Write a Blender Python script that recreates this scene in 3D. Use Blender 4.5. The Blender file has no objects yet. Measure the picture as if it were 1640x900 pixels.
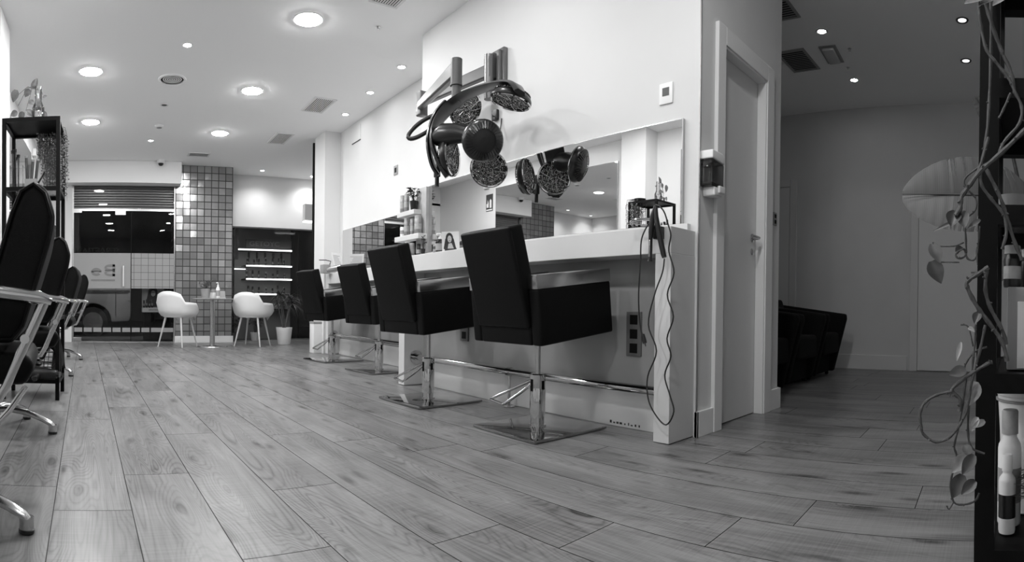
import bpy, bmesh, math, random
from mathutils import Vector, Matrix
random.seed(7)
S = bpy.context.scene
COL = S.collection
R = math.radians

# ------------------------------------------------------------------ camera (stitched cylindrical panorama)
F = 918.4            # cylinder radius in pixels of the 1640x900 frame
YC = 495.7           # row of the cylinder's equator
YAW, PITCH, ROLL = 0.69640, -0.00640, -0.01154
cd = bpy.data.cameras.new('camera')
cd.type = 'PANO'
cd.panorama_type = 'CENTRAL_CYLINDRICAL'
cd.central_cylindrical_radius = 1.0
cd.central_cylindrical_range_u_min = -820.0 / F
cd.central_cylindrical_range_u_max = 820.0 / F
cd.central_cylindrical_range_v_min = (YC - 900.0) / F
cd.central_cylindrical_range_v_max = YC / F
cd.clip_start = 0.02
cam = bpy.data.objects.new('camera', cd)
COL.objects.link(cam)
cy, sy = math.cos(YAW), math.sin(YAW)
Rz = Matrix(((cy, sy, 0), (-sy, cy, 0), (0, 0, 1)))
cp, sp = math.cos(PITCH), math.sin(PITCH)
Rx = Matrix(((1, 0, 0), (0, cp, -sp), (0, sp, cp)))
cr, sr = math.cos(ROLL), math.sin(ROLL)
Ry = Matrix(((cr, 0, sr), (0, 1, 0), (-sr, 0, cr)))
RW = Rz @ Rx @ Ry
right, fwd, up = RW.col[0], RW.col[1], RW.col[2]
m = Matrix.Identity(4)
for i in range(3):
    m[i][0] = right[i]; m[i][1] = up[i]; m[i][2] = -fwd[i]; m[i][3] = (0, 0, 0.64)[i]
cam.matrix_world = m
S.camera = cam

# ------------------------------------------------------------------ world, exposure, light levels
w = bpy.data.worlds.new('night'); S.world = w; w.use_nodes = True
w.node_tree.nodes['Background'].inputs[0].default_value = (0.05, 0.05, 0.05, 1)
w.node_tree.nodes['Background'].inputs[1].default_value = 0.15
S.view_settings.view_transform = 'Standard'
S.view_settings.look = 'None'
S.view_settings.gamma = 1
S.view_settings.use_curve_mapping = False
S.view_settings.exposure = 0.22
PANEL_E = 262.0       # radiance of the round LED panels
BULB_E = 70.0        # radiance of the small recessed bulbs
SPOT_W = 2.2        # beam of a small recessed spot
S.cycles.max_bounces = 10
S.cycles.glossy_bounces = 6
S.cycles.transparent_max_bounces = 16
S.cycles.sample_clamp_indirect = 4

# ------------------------------------------------------------------ materials
MATS = {}
def mat(name, v, rough=0.5, metal=0.0, emit=0.0, spec=0.5, noise=None, bump=None, alpha=None, trans=0.0, coat=0.0):
    """neutral grey procedural material; noise=(scale, amount) mottles it, bump=(scale, strength) roughens it"""
    if name in MATS: return MATS[name]
    M = bpy.data.materials.new(name); M.use_nodes = True
    nt = M.node_tree; b = nt.nodes['Principled BSDF']
    b.inputs['Base Color'].default_value = (v, v, v, 1)
    b.inputs['Roughness'].default_value = rough
    b.inputs['Metallic'].default_value = metal
    b.inputs['Specular IOR Level'].default_value = spec
    b.inputs['Transmission Weight'].default_value = trans
    b.inputs['Coat Weight'].default_value = coat
    if alpha is not None: b.inputs['Alpha'].default_value = alpha
    if emit:
        b.inputs['Emission Color'].default_value = (1, 1, 1, 1)
        b.inputs['Emission Strength'].default_value = emit
    tc = nt.nodes.new('ShaderNodeTexCoord')
    if noise:
        n = nt.nodes.new('ShaderNodeTexNoise'); n.inputs['Scale'].default_value = noise[0]; n.inputs['Detail'].default_value = 4
        r = nt.nodes.new('ShaderNodeMapRange')
        r.inputs[1].default_value = 0.3; r.inputs[2].default_value = 0.7
        r.inputs[3].default_value = max(0, v * (1 - noise[1])); r.inputs[4].default_value = min(1, v * (1 + noise[1]))
        nt.links.new(tc.outputs['Object'], n.inputs['Vector']); nt.links.new(n.outputs[0], r.inputs[0])
        nt.links.new(r.outputs[0], b.inputs['Base Color'])
    if bump:
        n = nt.nodes.new('ShaderNodeTexNoise'); n.inputs['Scale'].default_value = bump[0]; n.inputs['Detail'].default_value = 3
        p = nt.nodes.new('ShaderNodeBump'); p.inputs['Strength'].default_value = bump[1]; p.inputs['Distance'].default_value = 0.01
        nt.links.new(tc.outputs['Object'], n.inputs['Vector']); nt.links.new(n.outputs[0], p.inputs['Height'])
        nt.links.new(p.outputs[0], b.inputs['Normal'])
    MATS[name] = M
    return M

WALL = mat('white wall paint', 0.66, 0.85, noise=(2.0, 0.02))
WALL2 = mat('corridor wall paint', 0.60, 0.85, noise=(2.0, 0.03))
CEIL = mat('ceiling paint', 0.93, 0.9)
LAC = mat('white lacquer', 0.60, 0.28, noise=(3.0, 0.03))
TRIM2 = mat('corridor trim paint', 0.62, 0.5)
TRIM = mat('white trim paint', 0.78, 0.45)
DOORP = mat('door paint', 0.66, 0.45)
PANELG = mat('glossy counter panel', 0.28, 0.2, noise=(2.5, 0.06))
BLACK = mat('black leatherette', 0.0035, 0.5, spec=0.12, bump=(260, 0.05))
BLACK2 = mat('black fabric', 0.006, 0.9, spec=0.2, noise=(120, 0.4))
BMET = mat('black painted metal', 0.004, 0.5, spec=0.12)
BPLA = mat('black plastic', 0.012, 0.28, bump=(300, 0.03))
DARK = mat('dark grey plastic', 0.06, 0.45)
GREYM = mat('grey metal arm', 0.16, 0.35, 0.6)
GREY = mat('mid grey plastic', 0.28, 0.5)
CHROME = mat('polished chrome', 0.62, 0.07, 1.0)
CHROMED = mat('dark polished plate', 0.36, 0.05, 1.0)
CHROME2 = mat('brushed steel', 0.55, 0.22, 1.0)
MIRROR = mat('mirror glass', 0.80, 0.0, 1.0)
WHITEP = mat('white plastic', 0.78, 0.35)
PAPER = mat('paper', 0.75, 0.8)
INK = mat('printed ink', 0.03, 0.7)
INK2 = mat('grey print', 0.30, 0.7)
WOODL = mat('light wood veneer', 0.42, 0.5, noise=(9.0, 0.18))
STEM = mat('woody vine stem', 0.05, 0.6, noise=(60, 0.4))
CAN = mat('silver spray can', 0.26, 0.35, 0.35, noise=(30, 0.25))
CANL = mat('pale label', 0.36, 0.5, noise=(40, 0.15))
CORD = mat('black cable', 0.01, 0.45)
EMIT = mat('lit diffuser', 0.9, 0.5, emit=PANEL_E)
BULB = mat('lit bulb', 0.9, 0.5, emit=BULB_E)
STRIP = mat('lit shelf strip', 0.9, 0.5, emit=6.0)
SIGNL = mat('lit light box', 0.9, 0.5, emit=2.5)

def leafmat(name, v, sc=40):
    if name in MATS: return MATS[name]
    M = mat(name, v, 0.4, noise=(sc, 0.35)); return M
LEAF = [leafmat('dark leaf', 0.028), leafmat('mid leaf', 0.075), leafmat('variegated leaf', 0.20)]

def node_mat(name):
    M = bpy.data.materials.new(name); M.use_nodes = True; MATS[name] = M
    return M, M.node_tree, M.node_tree.nodes['Principled BSDF']

def math_node(nt, op, a, b=None, c=None):
    n = nt.nodes.new('ShaderNodeMath'); n.operation = op
    for i, x in enumerate((a, b, c)):
        if x is None: continue
        if isinstance(x, (int, float)): n.inputs[i].default_value = x
        else: nt.links.new(x, n.inputs[i])
    return n.outputs[0]

def glass_mat(name, tint, refl=1.0):
    """thin shop-front pane: see-through, with a mirror-like gloss that grows at glancing angles"""
    M = bpy.data.materials.new(name); M.use_nodes = True; nt = M.node_tree; MATS[name] = M
    nt.nodes.clear()
    out = nt.nodes.new('ShaderNodeOutputMaterial'); mix = nt.nodes.new('ShaderNodeMixShader')
    tr = nt.nodes.new('ShaderNodeBsdfTransparent'); tr.inputs[0].default_value = (tint, tint, tint, 1)
    gl = nt.nodes.new('ShaderNodeBsdfGlossy'); gl.inputs['Roughness'].default_value = 0.0
    fr = nt.nodes.new('ShaderNodeFresnel'); fr.inputs[0].default_value = 1.5
    nt.links.new(math_node(nt, 'MULTIPLY', fr.outputs[0], refl), mix.inputs[0])
    nt.links.new(tr.outputs[0], mix.inputs[1]); nt.links.new(gl.outputs[0], mix.inputs[2])
    nt.links.new(mix.outputs[0], out.inputs[0])
    return M
GLASS = glass_mat('shop window glass', 0.75, 0.55)
CLEAR = glass_mat('clear jar glass', 0.985, 0.9)
SMOKE = glass_mat('smoked dispenser plastic', 0.45, 1.5)
FROST = mat('frosted film', 0.28, 0.6)

def grid_mat(name, pitch, base, var, groove, rough, gw=0.05, metal=0.0, axes=('X', 'Z'), bumpy=0.0, off=(0, 0)):
    """square tiles with grout, each tile its own tone"""
    M, nt, b = node_mat(name)
    tc = nt.nodes.new('ShaderNodeTexCoord'); sx = nt.nodes.new('ShaderNodeSeparateXYZ')
    nt.links.new(tc.outputs['Object'], sx.inputs[0])
    u = math_node(nt, 'DIVIDE', math_node(nt, 'ADD', sx.outputs[axes[0]], off[0] + 50), pitch)
    v = math_node(nt, 'DIVIDE', math_node(nt, 'ADD', sx.outputs[axes[1]], off[1] + 50), pitch)
    fu, fv = math_node(nt, 'FRACT', u), math_node(nt, 'FRACT', v)
    eu = math_node(nt, 'MINIMUM', fu, math_node(nt, 'SUBTRACT', 1, fu))
    ev = math_node(nt, 'MINIMUM', fv, math_node(nt, 'SUBTRACT', 1, fv))
    edge = math_node(nt, 'LESS_THAN', math_node(nt, 'MINIMUM', eu, ev), gw)
    cb = nt.nodes.new('ShaderNodeCombineXYZ')
    nt.links.new(math_node(nt, 'FLOOR', u), cb.inputs[0]); nt.links.new(math_node(nt, 'FLOOR', v), cb.inputs[1])
    wn = nt.nodes.new('ShaderNodeTexWhiteNoise'); nt.links.new(cb.outputs[0], wn.inputs[0])
    tone = math_node(nt, 'MULTIPLY_ADD', wn.outputs[0], 2 * var, base - var)
    col = nt.nodes.new('ShaderNodeMix'); col.data_type = 'FLOAT'
    nt.links.new(edge, col.inputs[0]); nt.links.new(tone, col.inputs[2]); col.inputs[3].default_value = groove
    nt.links.new(col.outputs[0], b.inputs['Base Color'])
    rr = math_node(nt, 'MAXIMUM', math_node(nt, 'MULTIPLY', edge, 0.8), rough)
    nt.links.new(rr, b.inputs['Roughness']); b.inputs['Metallic'].default_value = metal
    if bumpy:
        # every tile is set at a slightly different tilt
        sub = nt.nodes.new('ShaderNodeVectorMath'); sub.operation = 'SUBTRACT'; sub.inputs[1].default_value = (0.5, 0.5, 0.5)
        nt.links.new(wn.outputs[1], sub.inputs[0])
        scl = nt.nodes.new('ShaderNodeVectorMath'); scl.operation = 'SCALE'; scl.inputs['Scale'].default_value = bumpy
        nt.links.new(sub.outputs[0], scl.inputs[0])
        g = nt.nodes.new('ShaderNodeNewGeometry')
        add = nt.nodes.new('ShaderNodeVectorMath'); add.operation = 'ADD'
        nt.links.new(g.outputs['Normal'], add.inputs[0]); nt.links.new(scl.outputs[0], add.inputs[1])
        nrm = nt.nodes.new('ShaderNodeVectorMath'); nrm.operation = 'NORMALIZE'
        nt.links.new(add.outputs[0], nrm.inputs[0]); nt.links.new(nrm.outputs[0], b.inputs['Normal'])
    return M
TILE = grid_mat('glazed grey wall tile', 0.1165, 0.30, 0.06, 0.05, 0.16, 0.055, 0.55, bumpy=0.10, off=(0.02, 0.03))
FROSTGRID = grid_mat('frosted film with square grid', 0.115, 0.28, 0.01, 0.06, 0.6, 0.025, off=(0.03, 0.05))

def floor_mat():
    M, nt, b = node_mat('oak laminate boards')
    tc = nt.nodes.new('ShaderNodeTexCoord')
    at = nt.nodes.new('ShaderNodeAttribute'); at.attribute_name = 'board'
    offs = nt.nodes.new('ShaderNodeVectorMath'); offs.operation = 'MULTIPLY_ADD'
    nt.links.new(at.outputs['Vector'], offs.inputs[0]); offs.inputs[1].default_value = (7, 19, 0)
    nt.links.new(tc.outputs['Object'], offs.inputs[2])
    def mapped(scale):
        mp = nt.nodes.new('ShaderNodeMapping'); mp.inputs['Scale'].default_value = scale
        nt.links.new(offs.outputs[0], mp.inputs[0]); return mp.outputs[0]
    def noise(scale, detail, dist=0.0, rough=0.5):
        n = nt.nodes.new('ShaderNodeTexNoise'); n.noise_dimensions = '2D'
        n.inputs['Scale'].default_value = 1; n.inputs['Detail'].default_value = detail
        n.inputs['Roughness'].default_value = rough; n.inputs['Distortion'].default_value = dist
        nt.links.new(mapped(scale), n.inputs['Vector']); return n.outputs[0]
    broad = noise((7, 1.6, 1), 3, 0.8)              # cloudy tone
    grain = noise((75, 2.2, 1), 3, 0.3, 0.6)        # long fine grain
    # knots: dark cores with rings bending round them
    vo = nt.nodes.new('ShaderNodeTexVoronoi'); vo.voronoi_dimensions = '2D'; vo.inputs['Scale'].default_value = 1
    nt.links.new(mapped((6.0, 1.7, 1)), vo.inputs['Vector'])
    kd = vo.outputs['Distance']
    core = nt.nodes.new('ShaderNodeMapRange'); core.inputs[1].default_value = 0.02; core.inputs[2].default_value = 0.14; core.inputs[3].default_value = 1; core.inputs[4].default_value = 0
    nt.links.new(math_node(nt, 'ADD', kd, math_node(nt, 'MULTIPLY_ADD', broad, 0.22, -0.11)), core.inputs[0])
    halo = nt.nodes.new('ShaderNodeMapRange'); halo.inputs[1].default_value = 0.0; halo.inputs[2].default_value = 0.45; halo.inputs[3].default_value = 1; halo.inputs[4].default_value = 0
    nt.links.new(kd, halo.inputs[0])
    # growth rings: contour lines of a stretched soft field pulled round the knots
    field = noise((5.5, 0.55, 1), 1.0, 0.4)
    fld = math_node(nt, 'ADD', math_node(nt, 'MULTIPLY', field, 26), math_node(nt, 'MULTIPLY', halo.outputs[0], 5))
    tri = math_node(nt, 'PINGPONG', fld, 0.5)
    line = math_node(nt, 'POWER', math_node(nt, 'MULTIPLY', tri, 2), 2.5)
    mask = noise((3, 0.8, 1), 1)
    line = math_node(nt, 'MULTIPLY', line, math_node(nt, 'MULTIPLY_ADD', mask, 0.15, -0.03))
    # saw marks running across the boards
    saw = noise((3, 210, 1), 2)
    sawm = math_node(nt, 'MULTIPLY', math_node(nt, 'SUBTRACT', saw, 0.5), math_node(nt, 'MULTIPLY', noise((1.5, 1.0, 1), 1), 0.13))
    sepa = nt.nodes.new('ShaderNodeSeparateXYZ'); nt.links.new(at.outputs['Vector'], sepa.inputs[0])
    v = math_node(nt, 'MULTIPLY_ADD', broad, 0.16, FLOOR_V - 0.08)
    v = math_node(nt, 'ADD', v, math_node(nt, 'MULTIPLY_ADD', grain, 0.14, -0.07))
    v = math_node(nt, 'SUBTRACT', v, line)
    v = math_node(nt, 'ADD', v, sawm)
    v = math_node(nt, 'ADD', v, math_node(nt, 'MULTIPLY_ADD', sepa.outputs[2], 0.03, -0.015))
    v = math_node(nt, 'SUBTRACT', v, math_node(nt, 'MULTIPLY', core.outputs[0], 0.09))
    v = math_node(nt, 'MAXIMUM', v, 0.03)
    nt.links.new(v, b.inputs['Base Color'])
    b.inputs['Specular IOR Level'].default_value = 0.40
    nt.links.new(math_node(nt, 'MULTIPLY_ADD', grain, 0.10, 0.27), b.inputs['Roughness'])
    bp = nt.nodes.new('ShaderNodeBump'); bp.inputs['Strength'].default_value = 0.05; bp.inputs['Distance'].default_value = 0.001
    nt.links.new(saw, bp.inputs['Height']); nt.links.new(bp.outputs[0], b.inputs['Normal'])
    return M
FLOOR_V = 0.172
FLOORM = floor_mat()
GAP = mat('board gap', 0.03, 0.9)

def hammered(name):
    """mirror reflector seen through a crackled, gridded glass"""
    M, nt, b = node_mat(name)
    tc = nt.nodes.new('ShaderNodeTexCoord')
    vo = nt.nodes.new('ShaderNodeTexVoronoi'); vo.inputs['Scale'].default_value = 105; nt.links.new(tc.outputs['Object'], vo.inputs['Vector'])
    bp = nt.nodes.new('ShaderNodeBump'); bp.inputs['Strength'].default_value = 1.0; bp.inputs['Distance'].default_value = 0.012
    nt.links.new(vo.outputs['Distance'], bp.inputs['Height']); nt.links.new(bp.outputs[0], b.inputs['Normal'])
    v2 = nt.nodes.new('ShaderNodeTexVoronoi'); v2.feature = 'DISTANCE_TO_EDGE'; v2.inputs['Scale'].default_value = 105; nt.links.new(tc.outputs['Object'], v2.inputs['Vector'])
    vc = nt.nodes.new('ShaderNodeSeparateColor'); nt.links.new(vo.outputs['Color'], vc.inputs[0])
    tone = math_node(nt, 'MULTIPLY', math_node(nt, 'MULTIPLY_ADD', vc.outputs[0], 0.75, 0.2), math_node(nt, 'GREATER_THAN', v2.outputs['Distance'], 0.07))
    nt.links.new(math_node(nt, 'MAXIMUM', tone, 0.03), b.inputs['Base Color']); b.inputs['Metallic'].default_value = 1; b.inputs['Roughness'].default_value = 0.08
    return M
HAMMER = hammered('crackled reflector')

# ------------------------------------------------------------------ mesh helpers
class MB:
    """collects primitives and links them as ONE mesh object"""
    def __init__(s, M=None): s.v = []; s.f = []; s.mi = []; s.M = M or Matrix.Identity(4); s.cur = 0
    def add(s, vs, fs):
        o = len(s.v)
        s.v += [s.M @ Vector(p) for p in vs]
        s.f += [[o + i for i in f] for f in fs]; s.mi += [s.cur] * len(fs); return s
    def box(s, x0, x1, y0, y1, z0, z1):
        return s.add([(x0,y0,z0),(x1,y0,z0),(x1,y1,z0),(x0,y1,z0),(x0,y0,z1),(x1,y0,z1),(x1,y1,z1),(x0,y1,z1)],
                     [(0,3,2,1),(4,5,6,7),(0,1,5,4),(1,2,6,5),(2,3,7,6),(3,0,4,7)])
    def rbox(s, x0, x1, y0, y1, z0, z1, r=0.02, n=3):
        """box with rounded edges (a bevelled cube)"""
        bm = bmesh.new(); bmesh.ops.create_cube(bm, size=1)
        for v in bm.verts: v.co = Vector(((x0+x1)/2+v.co.x*(x1-x0), (y0+y1)/2+v.co.y*(y1-y0), (z0+z1)/2+v.co.z*(z1-z0)))
        bmesh.ops.bevel(bm, geom=bm.edges[:], offset=r, segments=n, profile=0.6, affect='EDGES')
        return s.bm(bm)
    def bm(s, bm):
        bm.verts.index_update(); vs = [tuple(v.co) for v in bm.verts]; fs = [[v.index for v in f.verts] for f in bm.faces]; bm.free()
        return s.add(vs, fs)
    def prism(s, pts, a0, a1, axis='Y', bev=0.0, n=3):
        """outline in the plane normal to axis, extruded from a0 to a1"""
        def P(p, a): return {'X': (a, p[0], p[1]), 'Y': (p[0], a, p[1]), 'Z': (p[0], p[1], a)}[axis]
        bm = bmesh.new(); k = len(pts)
        va = [bm.verts.new(P(p, a0)) for p in pts]; vb = [bm.verts.new(P(p, a1)) for p in pts]
        bm.faces.new(va); bm.faces.new(vb[::-1])
        for i in range(k): bm.faces.new((va[i], vb[i], vb[(i+1) % k], va[(i+1) % k]))
        bmesh.ops.recalc_face_normals(bm, faces=bm.faces[:])
        if bev: bmesh.ops.bevel(bm, geom=bm.edges[:], offset=bev, segments=n, profile=0.6, affect='EDGES')
        return s.bm(bm)
    def tube(s, pts, r, n=8, closed=False, cap=True, flat=1.0):
        pts = [Vector(p) for p in pts]; k = len(pts)
        rs = r if isinstance(r, (list, tuple)) else [r] * k
        vs = []; fs = []; up = None
        for i, p in enumerate(pts):
            a = pts[(i-1) % k] if (closed or i) else pts[0]; b = pts[(i+1) % k] if (closed or i < k-1) else pts[-1]
            t = (b - a)
            if t.length < 1e-9: t = Vector((0, 0, 1))
            t.normalize()
            if up is None:
                up = Vector((0, 0, 1)) if abs(t.z) < 0.9 else Vector((1, 0, 0))
            u = up - t * up.dot(t)
            if u.length < 1e-6: u = t.orthogonal()
            u.normalize(); q = t.cross(u); up = u
            for j in range(n):
                an = 2 * math.pi * j / n
                vs.append(p + (u * math.cos(an) * flat + q * math.sin(an)) * rs[i])
        m = k if closed else k - 1
        for i in range(m):
            for j in range(n):
                a, b = i * n, ((i + 1) % k) * n
                fs.append((a + j, a + (j+1) % n, b + (j+1) % n, b + j))
        if cap and not closed:
            fs.append(list(range(n))[::-1]); fs.append(list(range((k-1)*n, k*n)))
        return s.add(vs, fs)
    def cyl(s, p0, p1, r0, r1=None, n=20):
        return s.tube([p0, p1], [r0, r0 if r1 is None else r1], n)
    def lathe(s, prof, c=(0, 0, 0), n=24, M=None, close=True):
        """profile of (radius, height) turned about the local z axis at c"""
        vs = []; fs = []; k = len(prof)
        for (r, z) in prof:
            for j in range(n):
                a = 2 * math.pi * j / n
                p = Vector((r * math.cos(a), r * math.sin(a), z))
                if M: p = M @ p
                vs.append(p + Vector(c))
        for i in range(k - 1):
            for j in range(n):
                fs.append((i*n + j, i*n + (j+1) % n, (i+1)*n + (j+1) % n, (i+1)*n + j))
        if close:
            fs.append(list(range(n))[::-1]); fs.append(list(range((k-1)*n, k*n)))
        return s.add(vs, fs)
    def sheet(s, rows):
        k = len(rows[0]); vs = [p for r in rows for p in r]; fs = []
        for i in range(len(rows) - 1):
            for j in range(k - 1): fs.append((i*k + j, i*k + j + 1, (i+1)*k + j + 1, (i+1)*k + j))
        return s.add(vs, fs)
    def build(s, name, mats, parent=None, smooth=40, bevel=0.0, solid=0.0, sub=0, inv=None):
        me = bpy.data.meshes.new(name); me.from_pydata([tuple(v) for v in s.v], [], s.f); me.update()
        if not isinstance(mats, (list, tuple)): mats = [mats]
        for x in mats: me.materials.append(x)
        for i, p in enumerate(me.polygons): p.material_index = min(s.mi[i], len(mats) - 1)
        if smooth:
            me.polygons.foreach_set('use_smooth', [True] * len(me.polygons)); me.set_sharp_from_angle(angle=R(smooth))
        o = bpy.data.objects.new(name, me); COL.objects.link(o)
        if parent: o.parent = parent
        if solid:
            q = o.modifiers.new('solidify', 'SOLIDIFY'); q.thickness = solid; q.offset = 0
        if bevel:
            q = o.modifiers.new('bevel', 'BEVEL'); q.width = bevel; q.segments = 2; q.limit_method = 'ANGLE'; q.harden_normals = False
        if sub:
            q = o.modifiers.new('subdivision', 'SUBSURF'); q.levels = sub; q.render_levels = sub
        return o

def tag(o, label=None, cat=None, group=None, kind=None):
    if label: o['label'] = label
    if cat: o['category'] = cat
    if group: o['group'] = group
    if kind: o['kind'] = kind
    return o
def thing(name, label, cat, loc=(0, 0, 0), rz=0.0, group=None):
    o = bpy.data.objects.new(name, None); COL.objects.link(o); o.empty_display_size = 0.1
    o.location = loc; o.rotation_euler = (0, 0, rz)
    return tag(o, label, cat, group)
def struct(o, label, cat):
    return tag(o, label, cat, kind='structure')
KIDS = {}
def copy_tree(o, loc, rz=None, label=None, parent=None):
    c = o.copy(); COL.objects.link(c)
    if parent is None:
        c.location = loc
        if rz is not None: c.rotation_euler = (0, 0, rz)
        if label: c['label'] = label
    else: c.parent = parent
    for ch in [x for x in o.children]: copy_tree(ch, None, parent=c)
    return c
def Ry4(a): return Matrix.Rotation(a, 4, 'Y')
def Rz4(a): return Matrix.Rotation(a, 4, 'Z')
def T4(x, y, z): return Matrix.Translation((x, y, z))
def orient(z, c=(0, 0, 0)):
    """matrix whose z axis points along the given direction, at c"""
    q = Vector(z).normalized().to_track_quat('Z', 'Y'); return Matrix.Translation(c) @ q.to_matrix().to_4x4()
def lettering(text, size, M, name, material, parent=None, depth=0.001, sx=1.0):
    cu = bpy.data.curves.new(name, 'FONT'); cu.body = text; cu.size = size; cu.extrude = depth; cu.align_x = 'CENTER'; cu.align_y = 'CENTER'
    t = bpy.data.objects.new(name, cu); COL.objects.link(t)
    dg = bpy.context.evaluated_depsgraph_get(); me = bpy.data.meshes.new_from_object(t.evaluated_get(dg))
    bpy.data.objects.remove(t); bpy.data.curves.remove(cu)
    me.transform(M @ Matrix.Diagonal((sx, 1, 1, 1))); me.materials.clear(); me.materials.append(material)
    o = bpy.data.objects.new(name, me); COL.objects.link(o)
    if parent: o.parent = parent
    return o
def leaf_mesh(mb, base, tip, width, droop=0.15, up=(0, 0, 1), n=6, fold=0.25):
    """heart shaped leaf from base to tip"""
    b, t = Vector(base), Vector(tip); d = t - b; L = d.length
    side = d.cross(Vector(up))
    if side.length < 1e-6: side = d.orthogonal()
    side.normalize(); nr = side.cross(d).normalized()
    rows = []
    for i in range(n + 1):
        u = i / n; ww = width * 0.5 * (math.sin(math.pi * (u * 0.93 + 0.07)) ** 0.75) * (1.15 - 0.45 * u)
        if i == n: ww = 0.0006
        c = b + d * u - nr * (droop * L * u * u)
        rows.append([c - side * ww + nr * ww * fold, c - side * ww * 0.5 + nr * ww * fold * 0.35, c, c + side * ww * 0.5 + nr * ww * fold * 0.35, c + side * ww + nr * ww * fold])
    mb.sheet(rows); return mb
def smooth_pts(pts, k=4):
    pts = [Vector(p) for p in pts]; n = len(pts); out = []
    for i in range(n - 1):
        p0, p1, p2, p3 = pts[max(i-1, 0)], pts[i], pts[i+1], pts[min(i+2, n-1)]
        for q in range(k):
            u = q / k; out.append(0.5 * ((2*p1) + (p2-p0)*u + (2*p0-5*p1+4*p2-p3)*u*u + (3*p1-p0-3*p2+p3)*u**3))
    return out + [pts[-1]]
# ================================================================== THE SETTING
ZC = 2.86
# floor boards: rows run away from the camera, turned 2.8 degrees against the mirror wall
DW = 0.0490695
BW = 0.2425; T0 = 0.149
JOINT = {0: 2.115, 1: 2.75, 2: 1.85, 3: 1.251, 4: 2.40, 5: 0.716, 6: 1.93, 7: 0.22, 8: 1.10, 9: -0.35, 10: 0.48, -1: 1.755, -2: 0.6, 12: 0.36, 14: 0.463}
bm = bmesh.new(); lay = bm.loops.layers.float_color.new('board')
for k in range(-8, 27):
    off = JOINT.get(k, random.uniform(0, 1.3)); a = T0 + k * BW
    s0 = off - 1.38 * 4
    while s0 < 11:
        g = 0.0015
        vs = [bm.verts.new(p) for p in ((a+g, s0+g, 0), (a+BW-g, s0+g, 0), (a+BW-g, s0+1.38-g, 0), (a+g, s0+1.38-g, 0))]
        fc = bm.faces.new(vs); c = (random.random(), random.random(), random.random(), 1)
        for l in fc.loops: l[lay] = c
        s0 += 1.38
base = [bm.verts.new(p) for p in ((-3, -3, -0.002), (8, -3, -0.002), (8, 12, -0.002), (-3, 12, -0.002))]
bf = bm.faces.new(base); bf.material_index = 1
def wall2board(n): return Vector((n[0]*math.cos(DW)+n[1]*math.sin(DW), -n[0]*math.sin(DW)+n[1]*math.cos(DW), 0))
for co, no in (((-1.15, 0, 0), (-1, 0, 0)), ((6.1, 0, 0), (1, 0, 0)), ((0, -1.35, 0), (0, -1, 0)), ((0, 9.75, 0), (0, 1, 0))):
    bmesh.ops.bisect_plane(bm, geom=bm.verts[:] + bm.edges[:] + bm.faces[:], plane_co=wall2board(co), plane_no=wall2board(no), clear_outer=True)
me = bpy.data.meshes.new('floor'); bm.to_mesh(me); bm.free()
me.materials.append(FLOORM); me.materials.append(GAP)
fl = bpy.data.objects.new('floor', me); COL.objects.link(fl); fl.rotation_euler = (0, 0, DW)
struct(fl, 'pale oak laminate floor of long wide boards', 'floor')

def wall(name, boxes, M, label, cat='wall', bevel=0):
    b = MB()
    for x in boxes: b.box(*x)
    o = b.build(name, M, smooth=0, bevel=bevel); return struct(o, label, cat)
wall('ceiling', [(-1.3, 6.3, -1.5, 9.95, ZC, ZC + 0.1)], CEIL, 'flat white ceiling with recessed lights', 'ceiling')
wall('wall_left', [(-1.29, -1.09, -1.5, 9.9, 0, ZC)], WALL, 'white left wall behind the armrest chairs')
wall('trim_1', [(-1.09, -0.845, 4.245, 4.63, 0, ZC)], WALL, 'white wall pillar at the left edge behind the tall shelf', 'pillar')
wall('wall_behind', [(-1.09, 6.25, -1.5, -1.35, 0, ZC)], WALL, 'white wall behind the viewer')
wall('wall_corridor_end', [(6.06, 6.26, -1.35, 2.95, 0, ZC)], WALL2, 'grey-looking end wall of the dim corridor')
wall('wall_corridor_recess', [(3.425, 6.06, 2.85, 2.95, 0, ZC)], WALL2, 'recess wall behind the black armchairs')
# block that carries the near mirror and the inner door
DX0, DX1, DZ = 2.648, 3.178, 2.03
YD = 1.49
wall('wall_right', [(2.42, 2.58, YD, 4.075, 0, ZC), (2.58, 3.425, 3.9, 4.075, 0, ZC)], WALL, 'bright white wall carrying the near mirror and the lamp arm')
wall('wall_door', [(2.58, DX0, YD, 1.9, 0, ZC), (DX1, 3.425, YD, 1.9, 0, ZC), (DX0, DX1, YD, 1.9, DZ, ZC), (3.28, 3.425, 1.9, 3.9, 0, ZC)], WALL, 'short white wall with the inner door')
wall('wall_right_far', [(2.87, 3.0, 4.075, 6.88, 0, ZC)], WALL, 'white wall set back behind the far styling counter')
wall('wall_right_end', [(3.75, 3.9, 7.27, 9.9, 0, ZC)], WALL, 'right wall beyond the far pier')
wall('wall_return', [(2.905, 3.75, 7.1, 7.25, 0, ZC)], WALL, 'return wall behind the far pier')
wall('trim_2', [(2.652, 2.905, 6.88, 7.25, 0, ZC)], WALL, 'white pier at the end of the far counter', 'pillar')
wall('trim_3', [(2.63, 2.66, 7.252, 7.285, 0, 2.80)], BMET, 'dark upright frame on the back edge of the white pier', 'frame')
wall('trim_4', [(2.4155, 2.4215, 1.482, 1.4885, 0.125, ZC)], CHROME2, 'steel corner strip at the wall corner beside the soap dispenser', 'corner strip')
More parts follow.
